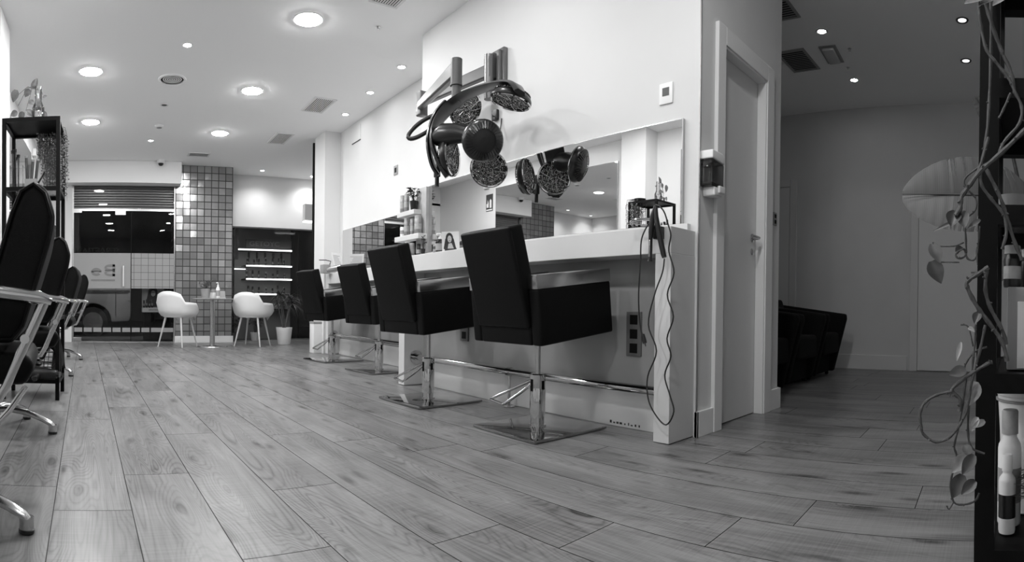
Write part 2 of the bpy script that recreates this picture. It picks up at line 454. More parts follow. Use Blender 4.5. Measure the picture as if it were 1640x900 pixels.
# storefront end
wall('wall_far', [(-1.09, -0.66, 9.2, 9.35, 0, 2.56), (2.0, 3.75, 9.69, 9.84, 1.965, ZC), (-1.09, 1.0, 9.2, 9.35, 2.52, ZC), (3.6, 3.75, 9.69, 9.84, 0, 1.965)], WALL, 'white far wall above the shop window')
wall('trim_5', [(-0.76, 1.075, 8.98, 9.2, 2.515, 2.858)], mat('white box paint', 0.80, 0.5), 'white roller shutter box above the glass shop door', 'shutter box', 0.004)
wall('trim_6', [(1.0, 1.945, 9.2, 9.84, 0, ZC)], TILE, 'pillar clad in square glazed grey tiles', 'tiled pillar')
wall('trim_7', [(0.985, 1.96, 9.185, 9.2, 0, 0.105)], TRIM, 'white skirting at the foot of the tiled pillar', 'skirting')
wall('trim_8', [(1.945, 3.6, 9.66, 9.69, 1.94, 1.965)], DARK, 'thin dark head strip of the right shop window', 'strip')
# skirtings
wall('baseboard_door', [(2.405, 2.57, 1.472, 1.49, 0, 0.128), (2.405, 2.42, 1.472, 1.492, 0, 0.128), (3.27, 3.443, 1.472, 1.49, 0, 0.13), (3.425, 3.443, 1.49, 2.85, 0, 0.13)], TRIM, 'white skirting beside the inner door', 'skirting', 0.002)
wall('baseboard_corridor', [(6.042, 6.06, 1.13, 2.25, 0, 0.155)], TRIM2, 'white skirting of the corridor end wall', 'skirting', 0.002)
wall('baseboard_left', [(-1.09, -1.075, -1.35, 4.245, 0, 0.12), (-1.09, -1.075, 4.63, 9.2, 0, 0.12)], TRIM, 'white skirting along the left wall', 'skirting')
# safety sign and fittings high on the left wall, seen in the near mirror
t = thing('safety_sign', 'dark fire extinguisher sign on the left wall, seen in the long mirror', 'sign', (-1.088, 7.66, 2.33))
MB().box(0, 0.006, -0.09, 0.09, -0.10, 0.18).build('board', mat('sign print dark', 0.05, 0.5), t, smooth=0)
sg = MB(); sg.prism([(-0.06, -0.05), (-0.01, -0.05), (-0.01, 0.07), (-0.035, 0.10), (-0.06, 0.07)], 0.006, 0.008, 'X'); sg.build('extinguisher_symbol', PAPER, t, smooth=0)
sg = MB(); sg.prism([(0.02, -0.04), (0.07, -0.04), (0.075, 0.02), (0.05, 0.03), (0.045, 0.09), (0.02, 0.03)], 0.006, 0.008, 'X'); sg.build('flame_symbol', PAPER, t, smooth=0)
MB().box(0.006, 0.008, -0.08, 0.08, -0.092, -0.070).build('caption_strip', PAPER, t, smooth=0)
t = thing('alarm_box', 'small white alarm box above the fire extinguisher sign on the left wall', 'alarm', (-1.088, 7.72, 2.66)); MB().rbox(0, 0.05, -0.06, 0.06, -0.05, 0.05, 0.008, 2).build('case', WHITEP, t); MB().box(0.05, 0.053, -0.03, 0.03, -0.02, 0.02).build('grille', GREY, t, smooth=0)
# big mirrors of the left wall (seen in the mirror)
def wall_mirror(name, x, y0, y1, z0, z1, label, face=-1, th=0.02):
    b = MB(); b.box(min(x, x + th), max(x, x + th), y0, y1, z0, z1)
    o = b.build(name, MIRROR, smooth=0); tag(o, label, 'mirror')
    fr = MB(); e = 0.004
    fr.box(min(x, x+th)-.0, max(x, x+th), y0 - e, y0, z0, z1); fr.box(min(x, x+th), max(x, x+th), y1, y1 + e, z0, z1)
    fr.box(min(x, x+th), max(x, x+th), y0 - e, y1 + e, z1, z1 + e)
    fr.build('edge_strip', CHROME2, o, smooth=0); return o
wall_mirror('wall_mirror', 2.40, 1.578, 4.068, 1.062, 1.586, 'long wall mirror above the near white styling counter', th=0.0195)
wall_mirror('wall_mirror', 2.85, 4.12, 6.74, 1.03, 1.572, 'far wall mirror above the set-back styling counter', th=0.0195)
wall_mirror('wall_mirror', -1.0895, 4.88, 7.47, 0.75, 2.58, 'tall mirror on the left wall, seen in reflection beyond the pillar', th=0.0195)
wall_mirror('wall_mirror', -1.0895, 1.2, 3.87, 0.75, 2.58, 'tall mirror on the left wall facing the nearest armrest chair', th=0.0195)
# inner door
dr = MB(); dr.box(DX0, DX1, 1.535, 1.575, 0.006, DZ)
dobj = dr.build('door_1', DOORP, smooth=0); struct(dobj, 'plain white inner door in a deep frame', 'door')
cs = MB()
cs.box(2.567, DX0, 1.467, YD, 0, 2.125); cs.box(DX1, 3.273, 1.467, YD, 0, 2.125); cs.box(DX0, DX1, 1.467, YD, DZ, 2.125)
cs.box(DX0 - 0.006, DX0 + 0.012, 1.475, 1.534, 0, DZ); cs.box(DX1 - 0.012, DX1 + 0.006, 1.475, 1.534, 0, DZ); cs.box(DX0, DX1, 1.475, 1.534, DZ - 0.012, DZ + 0.004)
c_ = cs.build('casing', TRIM, dobj, smooth=0, bevel=0.0025)
hd = MB(); hd.lathe([(0.024, 0), (0.024, 0.008), (0.02, 0.011)], (3.118, 1.535, 1.065), 20, Matrix.Rotation(R(90), 4, 'X'))
hd.tube([(3.118, 1.53, 1.065), (3.118, 1.488, 1.065), (3.105, 1.482, 1.066), (3.01, 1.482, 1.07)], 0.0095, 10)
hd.lathe([(0.022, 0), (0.022, 0.007), (0.018, 0.01)], (3.118, 1.535, 0.985), 20, Matrix.Rotation(R(90), 4, 'X'))
hd.build('door_handle', CHROME2, dobj)
# doors in the corridor's end wall
def flush_door(name, y0, y1, z1, label):
    o = MB().box(6.035, 6.058, y0, y1, 0.008, z1).build(name, DOORP, smooth=0); struct(o, label, 'door')
    f = MB(); cw = 0.085
    f.box(6.03, 6.06, y0 - cw, y0 - 0.004, 0, z1 + cw); f.box(6.03, 6.06, y1 + 0.004, y1 + cw, 0, z1 + cw); f.box(6.03, 6.06, y0 - 0.004, y1 + 0.004, z1 + 0.004, z1 + cw)
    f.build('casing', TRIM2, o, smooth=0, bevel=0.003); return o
flush_door('door_2', 0.25, 1.015, 2.04, 'white flush door at the right of the corridor end wall')
flush_door('door_3', 2.50, 2.80, 2.03, 'narrow white door behind the black armchairs')
hd = MB(); hd.lathe([(0.024, 0), (0.024, 0.01)], (6.035, 0.33, 1.05), 16, Ry4(R(-90))); hd.tube([(6.03, 0.33, 1.05), (5.985, 0.33, 1.05), (5.985, 0.45, 1.05)], 0.009, 8)
hd.build('door_handle', CHROME2, bpy.data.objects['door_2'])

# ------------------------------------------------------------------ shop door and window
win = MB(); win.box(-0.655, 1.0, 9.24, 9.25, 0.02, 2.52); gw = win.build('window_1', GLASS, smooth=0); struct(gw, 'glass shop door and side panel with frosted band', 'window')
fr = MB(); fr.box(-0.66, -0.63, 9.22, 9.27, 0, 2.52); fr.box(0.985, 1.0, 9.22, 9.27, 0, 2.52); fr.box(-0.63, 0.985, 9.22, 9.27, 2.11, 2.145)
fr.box(-0.66, 1.0, 9.21, 9.28, 0.0, 0.015)
fr.build('frame', CHROME2, gw, smooth=0)
MB().box(0.288, 0.297, 9.236, 9.254, 0.02, 2.11).build('pane_gap', BMET, gw, smooth=0)
sh = MB()
for i in range(9):      # curved roller shutter slats behind the top light
    z = 2.15 + i * 0.041
    sh.prism([(9.32, z), (9.30, z + 0.01), (9.30, z + 0.03), (9.32, z + 0.04)], -0.64, 0.985, 'X')
sh.build('shutter', mat('shutter slat', 0.42, 0.35, 0.5), gw, smooth=0)
MB().box(-0.645, 0.286, 9.2325, 9.2355, 0.868, 1.434).build('frosted_film', FROST, gw, smooth=0)
MB().box(0.300, 0.985, 9.2325, 9.2355, 0.868, 1.434).build('grid_film', FROSTGRID, gw, smooth=0)
sq = MB()
for i in range(8):
    x0 = -0.62 + i * 0.155
    sq.box(x0, x0 + 0.13, 9.2325, 9.2355, 0.165, 0.235)
sq.box(0.62, 0.98, 9.2325, 9.2355, 0.165, 0.235)
sq.build('film_squares', FROST, gw, smooth=0)
hb = MB(); hb.tube([(0.17, 9.19, 0.90), (0.17, 9.19, 1.23)], 0.011, 10); hb.tube([(0.17, 9.19, 0.93), (0.17, 9.24, 0.93)], 0.008, 8); hb.tube([(0.17, 9.19, 1.20), (0.17, 9.24, 1.20)], 0.008, 8)
hb.build('pull_handle', WHITEP, gw)
MB().box(0.035, 0.205, 9.225, 9.2355, 2.045, 2.115).build('lock_case', CHROME2, gw, smooth=0, bevel=0.004)
MB().box(-0.65, -0.50, 9.222, 9.238, 2.08, 2.115).box(-0.65, -0.50, 9.222, 9.238, 0.02, 0.075).build('hinge_plate', CHROME2, gw, smooth=0, bevel=0.003)
# logo on the film: two rounded letter shapes with a bar beneath
lg = MB()
def ring(mb, cx, cz, rx, rz, t, a0, a1, y0=9.228, y1=9.2318, n=18):
    for i in range(n):
        p, q = R(a0 + (a1 - a0) * i / n), R(a0 + (a1 - a0) * (i + 1) / n)
        o = [(cx + rx * math.cos(p), cz + rz * math.sin(p)), (cx + rx * math.cos(q), cz + rz * math.sin(q)), (cx + (rx - t) * math.cos(q), cz + (rz - t) * math.sin(q)), (cx + (rx - t) * math.cos(p), cz + (rz - t) * math.sin(p))]
        mb.prism(o, y0, y1, 'Y')
ring(lg, -0.265, 1.13, 0.085, 0.065, 0.042, 0, 320)
lg.box(-0.345, -0.185, 9.228, 9.2318, 1.125, 1.14)
ring(lg, -0.045, 1.115, 0.09, 0.052, 0.036, 90, 270); ring(lg, -0.045, 1.20, 0.09, 0.052, 0.036, 90, 270)
lg.box(-0.045, 0.035, 9.228, 9.2318, 1.216, 1.252); lg.box(-0.045, 0.035, 9.228, 9.2318, 1.136, 1.180); lg.box(-0.045, 0.035, 9.228, 9.2318, 1.063, 1.099); lg.box(-0.005, 0.035, 9.228, 9.2318, 1.063, 1.252)
lg.box(-0.35, 0.035, 9.228, 9.2318, 0.985, 1.012)
lg.build('door_logo', mat('logo print', 0.17, 0.6), gw, smooth=0)
MB().box(-0.34, -0.19, 9.2265, 9.2279, 1.138, 1.150).box(-0.13, 0.035, 9.2265, 9.2279, 1.150, 1.163).build('logo_line', DARK, gw, smooth=0)
Mrev = T4(-0.255, 9.229, 1.47) @ Matrix.Rotation(R(90), 4, 'X') @ Matrix.Diagonal((-1, 1, 1, 1))
lettering('SEBASTIAN', 0.115, Mrev, 'window_lettering', BMET, gw, 0.001, 1.25)
win = MB(); win.box(1.945, 3.6, 9.72, 9.73, 0.02, 1.965); g2 = win.build('window_2', GLASS, smooth=0); struct(g2, 'right shop window with product display beyond', 'window')
MB().box(1.945, 1.965, 9.70, 9.75, 0, 1.965).box(3.58, 3.6, 9.70, 9.75, 0, 1.965).box(1.965, 3.58, 9.70, 9.75, 0, 0.02).build('frame', DARK, g2, smooth=0)
# street outside
st = MB(); st.box(-6, 8, 9.95, 16, -0.14, -0.02); struct(st.build('trim_9', mat('street asphalt', 0.05, 0.9, noise=(25, 0.4)), smooth=0), 'dark street outside the shop door', 'street')
st = MB(); st.box(-6, 8, 15.8, 16, -0.02, 5); struct(st.build('wall_street', mat('street facade', 0.03, 0.9, noise=(3, 0.4)), smooth=0), 'dark facade across the street', 'wall')
# ================================================================== COUNTERS
def counter(name, x0, xw, y0, y1, label, zt=1.022, zb=0.895, post0=True, post1=True):
    t = thing(name, label, 'counter', ((x0 + xw) / 2, y0, 0))
    ox, oy = (x0 + xw) / 2, y0
    inv = T4(-ox, -oy, 0)
    top = MB(inv); top.box(x0, xw - 0.001, y0 + 0.002, y1, zb, zt); top.build('worktop', LAC, t, smooth=0, bevel=0.003)
    bd = MB(inv); bd.box(xw - 0.035, xw - 0.001, y0 + 0.16, y1 - 0.05, 0.2, zb); bd.build('back_panel', PANELG, t, smooth=0)
    kb = MB(inv); kb.box(xw - 0.042, xw - 0.001, y0 + 0.09, y1 - 0.05, 0, 0.20); kb.build('kickboard', LAC, t, smooth=0, bevel=0.003)
    up = MB(inv); up.box(xw - 0.03, xw - 0.001, y0 + 0.03, y1, zt, zt + 0.038); up.build('upstand', LAC, t, smooth=0, bevel=0.002)
    if post0:
        rs = random.Random(3)
        for k in range(9):
            yy = y0 + 0.30 + 0.024 * k; MB(inv).box(xw - 0.0435, xw - 0.0421, yy, yy + rs.uniform(0.006, 0.016), 0.014, 0.014 + rs.uniform(0.006, 0.016)).build('scuff_mark', INK, t, smooth=0)
        MB(inv).box(x0, xw - 0.001, y0, y0 + 0.09, 0.004, zb).build('end_post', LAC, t, smooth=0, bevel=0.002)
    if post1:
        MB(inv).box(x0, xw - 0.001, y1 - 0.09, y1, 0.004, zb).build('end_post', LAC, t, smooth=0, bevel=0.002)
    return t
counter('styling_counter', 2.205, 2.42, 1.503, 4.04, 'near white styling counter under the long mirror, with white end posts')
counter('styling_counter', 2.672, 2.87, 4.078, 6.86, 'far white styling counter set back behind the two farther black chairs', post0=False)
def rail(x, y0, y1, z, wallx, label, group=None, feet=()):
    t = thing('foot_rail', label, 'foot rail', (x, y0, z)); inv = T4(-x, -y0, -z)
    MB(inv).tube([(x, y0, z), (x, y1, z)], 0.024, 16).build('rail_tube', CHROME, t)
    for (yy, d) in ((y0, -1), (y1, 1)):
        MB(inv).cyl((x, yy - d * 0.03, z), (x, yy, z), 0.03, n=16).cyl((x, yy - d * 0.012, z), (x, yy, z), 0.055, n=24).build('flange', CHROME, t)
    for fy in feet:
        b = MB(inv); b.cyl((x, fy, 0.006), (x, fy, z), 0.009, n=10); b.cyl((x, fy, 0.001), (x, fy, 0.008), 0.035, n=20); b.cyl((x, fy - 0.015, z), (x, fy + 0.015, z), 0.029, n=16)
        b.build('floor_stay', CHROME, t)
rail(2.31, 1.594, 3.949, 0.225, 2.385, 'polished foot rail below the near styling counter', feet=(2.78,))
rail(2.755, 4.08, 6.769, 0.25, 2.83, 'polished foot rail below the far styling counter')

# wood end panel with shelves at the end of the near mirror
t = thing('wall_shelf_unit', 'pale wood panel with two cantilevered shelves of spray cans beside the near mirror', 'shelf unit', (2.40, 4.0, 1.07)); inv = T4(-2.40, -4.0, -1.07)
MB(inv).box(2.372, 2.3995, 3.915, 4.07, 1.0605, 1.585).build('back_panel', WOODL, t, smooth=0)
MB(inv).box(2.29, 2.372, 3.895, 4.29, 1.165, 1.207).build('shelf', LAC, t, smooth=0, bevel=0.002)
MB(inv).box(2.30, 2.372, 3.985, 4.27, 1.37, 1.408).build('shelf', LAC, t, smooth=0, bevel=0.002)

def spray_can(name, x, y, z, h, r, label, body=None, group='spray cans on the wood shelf unit', capdark=False):
    t = thing(name, label, 'spray can', (x, y, z), 0, group)
    MB().lathe([(r*0.93, 0), (r, 0.006), (r, h*0.80), (r*0.9, h*0.84)], n=18).build('body', body or CAN, t)
    MB().lathe([(r*0.92, h*0.84), (r*0.92, h*0.985), (r*0.8, h)], n=18).build('cap', BPLA if capdark else CANL, t)
    MB().lathe([(r*1.01, h*0.25), (r*1.01, h*0.55)], n=18, close=False).build('label_band', CANL if body is None else INK2, t)
    lb = lettering('S', r*1.1, T4(0, 0, h*0.4) @ Rz4(R(205)) @ T4(0, -r*1.02, 0) @ Matrix.Rotation(R(90), 4, 'X'), 'label_mark', INK, t)
    return t
spray_can('spray_can', 2.335, 4.235, 1.408, 0.150, 0.022, 'silver spray can at the far end of the upper wood shelf')
spray_can('spray_can', 2.335, 4.165, 1.408, 0.152, 0.023, 'silver spray can between its twin and the plant on the upper wood shelf')
spray_can('spray_can', 2.330, 4.150, 1.207, 0.150, 0.024, 'silver spray can beside the small pump bottle on the lower wood shelf')
spray_can('spray_can', 2.335, 4.068, 1.207, 0.135, 0.018, 'slim silver spray can in the middle of the lower wood shelf')
spray_can('spray_can', 2.335, 3.975, 1.207, 0.150, 0.031, 'widest silver can at the near end of the lower wood shelf')
spray_can('spray_can', 2.300, 4.005, 1.022, 0.115, 0.021, 'silver spray can on the counter below the wood shelves, nearer of the pair')
spray_can('spray_can', 2.245, 3.985, 1.022, 0.118, 0.021, 'silver spray can on the counter edge below the wood shelves, left of the pair')
t = spray_can('pump_bottle', 2.330, 4.225, 1.207, 0.10, 0.02, 'small white bottle with dark sprayer at the far end of the lower wood shelf', WHITEP, capdark=True)
t['category'] = 'bottle'; del t['group']
t = spray_can('spray_bottle', 2.325, 3.945, 1.022, 0.105, 0.017, 'small dark spray bottle under the lower wood shelf on the counter', BPLA, capdark=True); t['category'] = 'bottle'; del t['group']

def small_plant(name, label, loc, pot_r, pot_h, n, spread, hgt, potm, lm, seed, leafw=0.02, leafl=0.05):
    rnd = random.Random(seed)
    t = thing(name, label, 'plant', loc)
    MB().lathe([(pot_r*0.72, 0), (pot_r*0.78, 0.002), (pot_r, pot_h), (pot_r*0.9, pot_h), (pot_r*0.88, pot_h*0.86)], n=20).build('pot', potm, t)
    sm = MB(); lv = MB()
    for i in range(n):
        a = rnd.uniform(0, 6.283); d = spread * math.sqrt(rnd.random()); h = pot_h + hgt * rnd.uniform(0.25, 1.0)
        tip = Vector((d * math.cos(a), d * math.sin(a), h)); sm.tube([(0, 0, pot_h*0.8), tip * 0.5 + Vector((0, 0, pot_h*0.3)), tip], 0.0015, 5)
        for q in range(3):
            b = a + rnd.uniform(-1.6, 1.6); e = tip + Vector((math.cos(b), math.sin(b), rnd.uniform(-0.3, 0.7))) * leafl
            leaf_mesh(lv, tip, e, leafw, n=4)
    sm.build('stems', STEM, t); lv.build('foliage', lm, t); return t
small_plant('potted_plant', 'bushy small plant in a dark pot on the upper wood shelf', (2.335, 4.045, 1.408), 0.035, 0.075, 26, 0.045, 0.10, BPLA, LEAF[0], 3, 0.018, 0.03)
small_plant('potted_sprig', 'thin sprig in a small dark vase on the counter below the wood shelves', (2.33, 3.885, 1.023), 0.018, 0.06, 10, 0.02, 0.10, BPLA, LEAF[0], 5, 0.012, 0.02)

# leaflet, bottles on the counter between the two nearer chairs
t = thing('leaflet_stand', 'standing leaflet with a portrait of a long-haired woman on the near counter', 'leaflet', (2.305, 3.45, 1.023), R(38)); t.scale = (0.78, 0.78, 0.9)
Ml = Matrix.Rotation(R(-10), 4, 'Y')
MB(Ml).box(-0.002, 0.002, -0.085, 0.085, 0, 0.165).build('card', PAPER, t, smooth=0)
pm = MB(Ml)      # portrait print: hair, face, clothes
def disc(mb, cy, cz, ry, rz, x0, x1, n=20): mb.prism([(cy + ry*math.cos(2*math.pi*i/n), cz + rz*math.sin(2*math.pi*i/n)) for i in range(n)], x0, x1, 'X')
disc(pm, 0.01, 0.112, 0.036, 0.044, -0.0035, -0.002); pm.prism([(-0.03, 0.11), (0.05, 0.11), (0.07, 0.03), (0.03, 0.0), (-0.06, 0.0)], -0.0035, -0.002, 'X')
pm.prism([(-0.07, 0.0), (-0.04, 0.06), (0.03, 0.06), (0.07, 0.0)], -0.0045, -0.0035, 'X')
pm.build('portrait_print', INK, t, smooth=0)
fm = MB(Ml); disc(fm, 0.008, 0.106, 0.02, 0.028, -0.0050, -0.0046); fm.prism([(-0.03, 0.03), (-0.01, 0.075), (0.02, 0.07), (0.03, 0.03)], -0.0050, -0.0046, 'X'); fm.build('portrait_face', mat('pale print', 0.5, 0.8), t, smooth=0)
bx = MB(Ml); bx.box(-0.0055, -0.0052, -0.004, 0.0, 0.110, 0.113); bx.box(-0.0055, -0.0052, 0.012, 0.018, 0.110, 0.113); bx.box(-0.0055, -0.0052, 0.002, 0.014, 0.090, 0.094); bx.build('portrait_features', INK, t, smooth=0)
def pump(name, label, loc, r, h, bodym, capm, mark=None):
    t = thing(name, label, 'bottle', loc)
    MB().lathe([(r*0.9, 0), (r, 0.005), (r, h*0.6), (r*0.55, h*0.72), (r*0.42, h*0.74)], n=20).build('body', bodym, t)
    b = MB(); b.lathe([(r*0.46, h*0.74), (r*0.46, h*0.84), (r*0.2, h*0.85), (r*0.2, h*0.94)], n=14); b.tube([(0, 0, h*0.94), (0, 0, h), (-r*0.9, 0, h*0.97)], r*0.22, 8); b.build('pump_head', capm, t)
    if mark:
        MB().lathe([(r*1.02, h*0.15), (r*1.02, h*0.5)], n=20, close=False).build('label_band', mark, t)
    return t
pump('pump_bottle', 'clear pump bottle with white head beside the leaflet on the near counter', (2.30, 3.585, 1.022), 0.036, 0.145, SMOKE, WHITEP, INK2)
spray_can('serum_bottle', 2.30, 3.66, 1.022, 0.07, 0.016, 'tiny dark bottle with white cap left of the clear pump bottle', BPLA, None)['category'] = 'bottle'

# ------------------------------------------------------------------ wall fittings
def plate(name, label, cat, M, w, h, mats, holes, frame=None):
    t = thing(name, label, cat, M.translation); L = M.to_3x3().to_4x4()
    MB(L).rbox(-w/2, w/2, -h/2, h/2, 0, 0.008, 0.003, 2).build('plate', mats[0], t)
    for (cx, cyy, ww, hh) in holes:
        MB(L).box(cx - ww/2, cx + ww/2, cyy - hh/2, cyy + hh/2, 0.0075, 0.0095).build('insert', mats[1], t, smooth=0)
    return t
Mw = Matrix(((0, 0, -1, 0), (-1, 0, 0, 0), (0, 1, 0, 0), (0, 0, 0, 1)))    # local x -> -Y, y -> Z, z -> -X
Md = Matrix(((1, 0, 0, 0), (0, 0, -1, 0), (0, 1, 0, 0), (0, 0, 0, 1)))     # local x -> X, y -> Z, z -> -Y
plate('wall_thermostat', 'white square thermostat with dark display on the bright wall above the mirror', 'thermostat', T4(2.42, 1.69, 1.74) @ Mw, 0.082, 0.107, (WHITEP, DARK), [(0, 0.008, 0.042, 0.042)])
plate('power_socket', 'dark triple socket strip under the near counter', 'socket', T4(2.385, 1.852, 0.50) @ Mw, 0.10, 0.235, (mat('graphite plate', 0.10, 0.3), BMET), [(0, 0.075, 0.05, 0.05), (0, 0, 0.05, 0.05), (0, -0.075, 0.05, 0.05)])
plate('power_socket', 'dark socket plate under the near counter behind the second chair', 'socket', T4(2.385, 3.38, 0.50) @ Mw, 0.10, 0.235, (mat('graphite plate', 0.10, 0.3), BMET), [(0, 0.075, 0.05, 0.05), (0, 0, 0.05, 0.05), (0, -0.075, 0.05, 0.05)])
plate('light_switch', 'small grey socket plate with dark centre high on the set-back wall', 'switch', T4(2.87, 5.355, 2.06) @ Mw, 0.085, 0.10, (GREY, BMET), [(0, 0, 0.04, 0.05)])
plate('light_switch', 'narrow dark switch plate at the end of the door wall', 'switch', T4(3.345, 1.49, 1.215) @ Md, 0.05, 0.085, (GREY, BMET), [(0, 0.018, 0.026, 0.024), (0, -0.018, 0.026, 0.024)])
t = thing('access_hatch', 'flush white access hatch with dark slit high on the set-back wall', 'hatch', (2.869, 6.385, 2.71))
MB().box(-0.004, 0, -0.125, 0.125, -0.09, 0.09).build('cover', WALL, t, smooth=0); MB().box(-0.006, 0, -0.125, 0.125, -0.10, -0.09).build('slit', INK, t, smooth=0)
# soap dispenser on the door wall
t = thing('soap_dispenser', 'smoked wall soap dispenser with white lid beside the inner door', 'soap dispenser', (2.49, 1.49, 1.20), 0)
SD = Matrix.Diagonal((0.62, 0.72, 0.88, 1))
MB(SD).prism([(-0.1, 0.205), (0.1, 0.19), (0.1, 0.235), (0.06, 0.25), (-0.1, 0.252)], -0.105, -0.002, 'Y', 0.008).build('lid', WHITEP, t)
MB(SD).prism([(-0.098, 0.05), (0.094, 0.045), (0.098, 0.19), (-0.098, 0.205)], -0.10, -0.004, 'Y', 0.012).build('tank', SMOKE, t)
MB(SD).prism([(-0.09, 0.05), (0.086, 0.047), (0.086, 0.075), (-0.09, 0.075)], -0.09, -0.012, 'Y', 0.006).build('soap', BPLA, t)
MB(SD).prism([(-0.05, 0.0), (0.07, 0.002), (0.09, 0.05), (-0.06, 0.05)], -0.10, -0.002, 'Y', 0.01).rbox(0.0, 0.09, -0.115, -0.09, 0.02, 0.06, 0.006).build('push_button', WHITEP, t)
# ================================================================== STYLING CHAIRS (right row)
def make_styling_chair(loc, rz, label):
    t = thing('styling_chair', label, 'salon chair', loc, rz, 'black styling chairs along the counters')
    MB().rbox(-0.245, 0.265, -0.25, 0.23, 0.003, 0.018, 0.004, 2).build('base_plate', CHROMED, t)
    p = MB(); p.lathe([(0.046, 0.017), (0.046, 0.026), (0.036, 0.027), (0.036, 0.075), (0.041, 0.076), (0.041, 0.215), (0.0405, 0.217), (0.041, 0.219), (0.041, 0.285), (0.036, 0.29), (0.014, 0.291)], n=28); p.build('pedestal', CHROME, t)
    MB().cyl((0, 0, 0.285), (0, 0, 0.475), 0.0135, n=16).build('lift_rod', CHROME2, t)
    for q in ((-0.043, -0.034, -0.008, 0.008, 0.20, 0.262), (-0.008, 0.008, -0.043, -0.034, 0.21, 0.255)): MB().box(*q).build('lever_slot', BMET, t, smooth=0)
    lv = MB(); lv.tube([(0.0, 0.034, 0.255), (-0.03, 0.16, 0.195), (-0.068, 0.300, 0.128), (-0.074, 0.302, 0.121), (-0.098, 0.165, 0.116), (-0.094, 0.150, 0.124), (-0.06, 0.07, 0.185), (-0.034, 0.008, 0.238)], 0.008, 10)
    lv.build('foot_lever', CHROME, t)
    # seat box tilted back by 6.5 degrees
    M = T4(0.019, -0.02, 0.4835) @ Ry4(R(-6.6))
    for s in (-1, 1):
        y0, y1 = (0.195, 0.262) if s > 0 else (-0.262, -0.195)
        MB(M).rbox(-0.256, 0.254, y0, y1, 0, 0.266, 0.014, 3).build('arm_panel', BLACK, t)
        ar = MB(M); ar.rbox(-0.258, 0.256, y0 - 0.001, y1 + 0.001, 0.264, 0.33, 0.004, 2); ar.build('armrest', CHROME2, t)
    MB(M).rbox(-0.19, 0.265, -0.193, 0.193, 0.045, 0.19, 0.035, 4).build('seat', BLACK, t)
    MB(M).rbox(-0.257, -0.17, -0.193, 0.193, 0.0, 0.093, 0.014, 3).build('rear_panel', BLACK, t)
    ub = MB(M); ub.box(-0.18, 0.16, -0.17, 0.17, 0.02, 0.05); ub.build('seat_frame', BMET, t, smooth=0)
    # backrest, leaning back about 15 degrees in the room
    Mb = T4(-0.262, -0.02, 0.551) @ Ry4(R(-15.6))
    b = MB(Mb); b.rbox(0.0, 0.088, -0.193, 0.193, -0.02, 0.462, 0.016, 4); b.build('backrest', BLACK, t)
    pp = MB(Mb); pp.tube([(0.012, -0.188, 0.0), (0.012, -0.190, 0.44), (0.012, -0.178, 0.458), (0.012, 0.178, 0.458), (0.012, 0.190, 0.44), (0.012, 0.188, 0.0)], 0.0045, 6); pp.build('piping', BLACK, t)
    return t
sc = make_styling_chair((2.02, 2.20, 0), 0.0, 'nearest black styling chair, right of the row, in front of the near counter')
copy_tree(sc, (2.005, 3.26, 0), R(4), 'second nearest black styling chair, beside the far post of the near counter')
copy_tree(sc, (2.475, 4.93, 0), R(8), 'third black styling chair from the viewer, first of the pair at the set-back far counter')
copy_tree(sc, (2.43, 6.03, 0), R(10), 'farthest black styling chair of the counter row, next to the white pier')

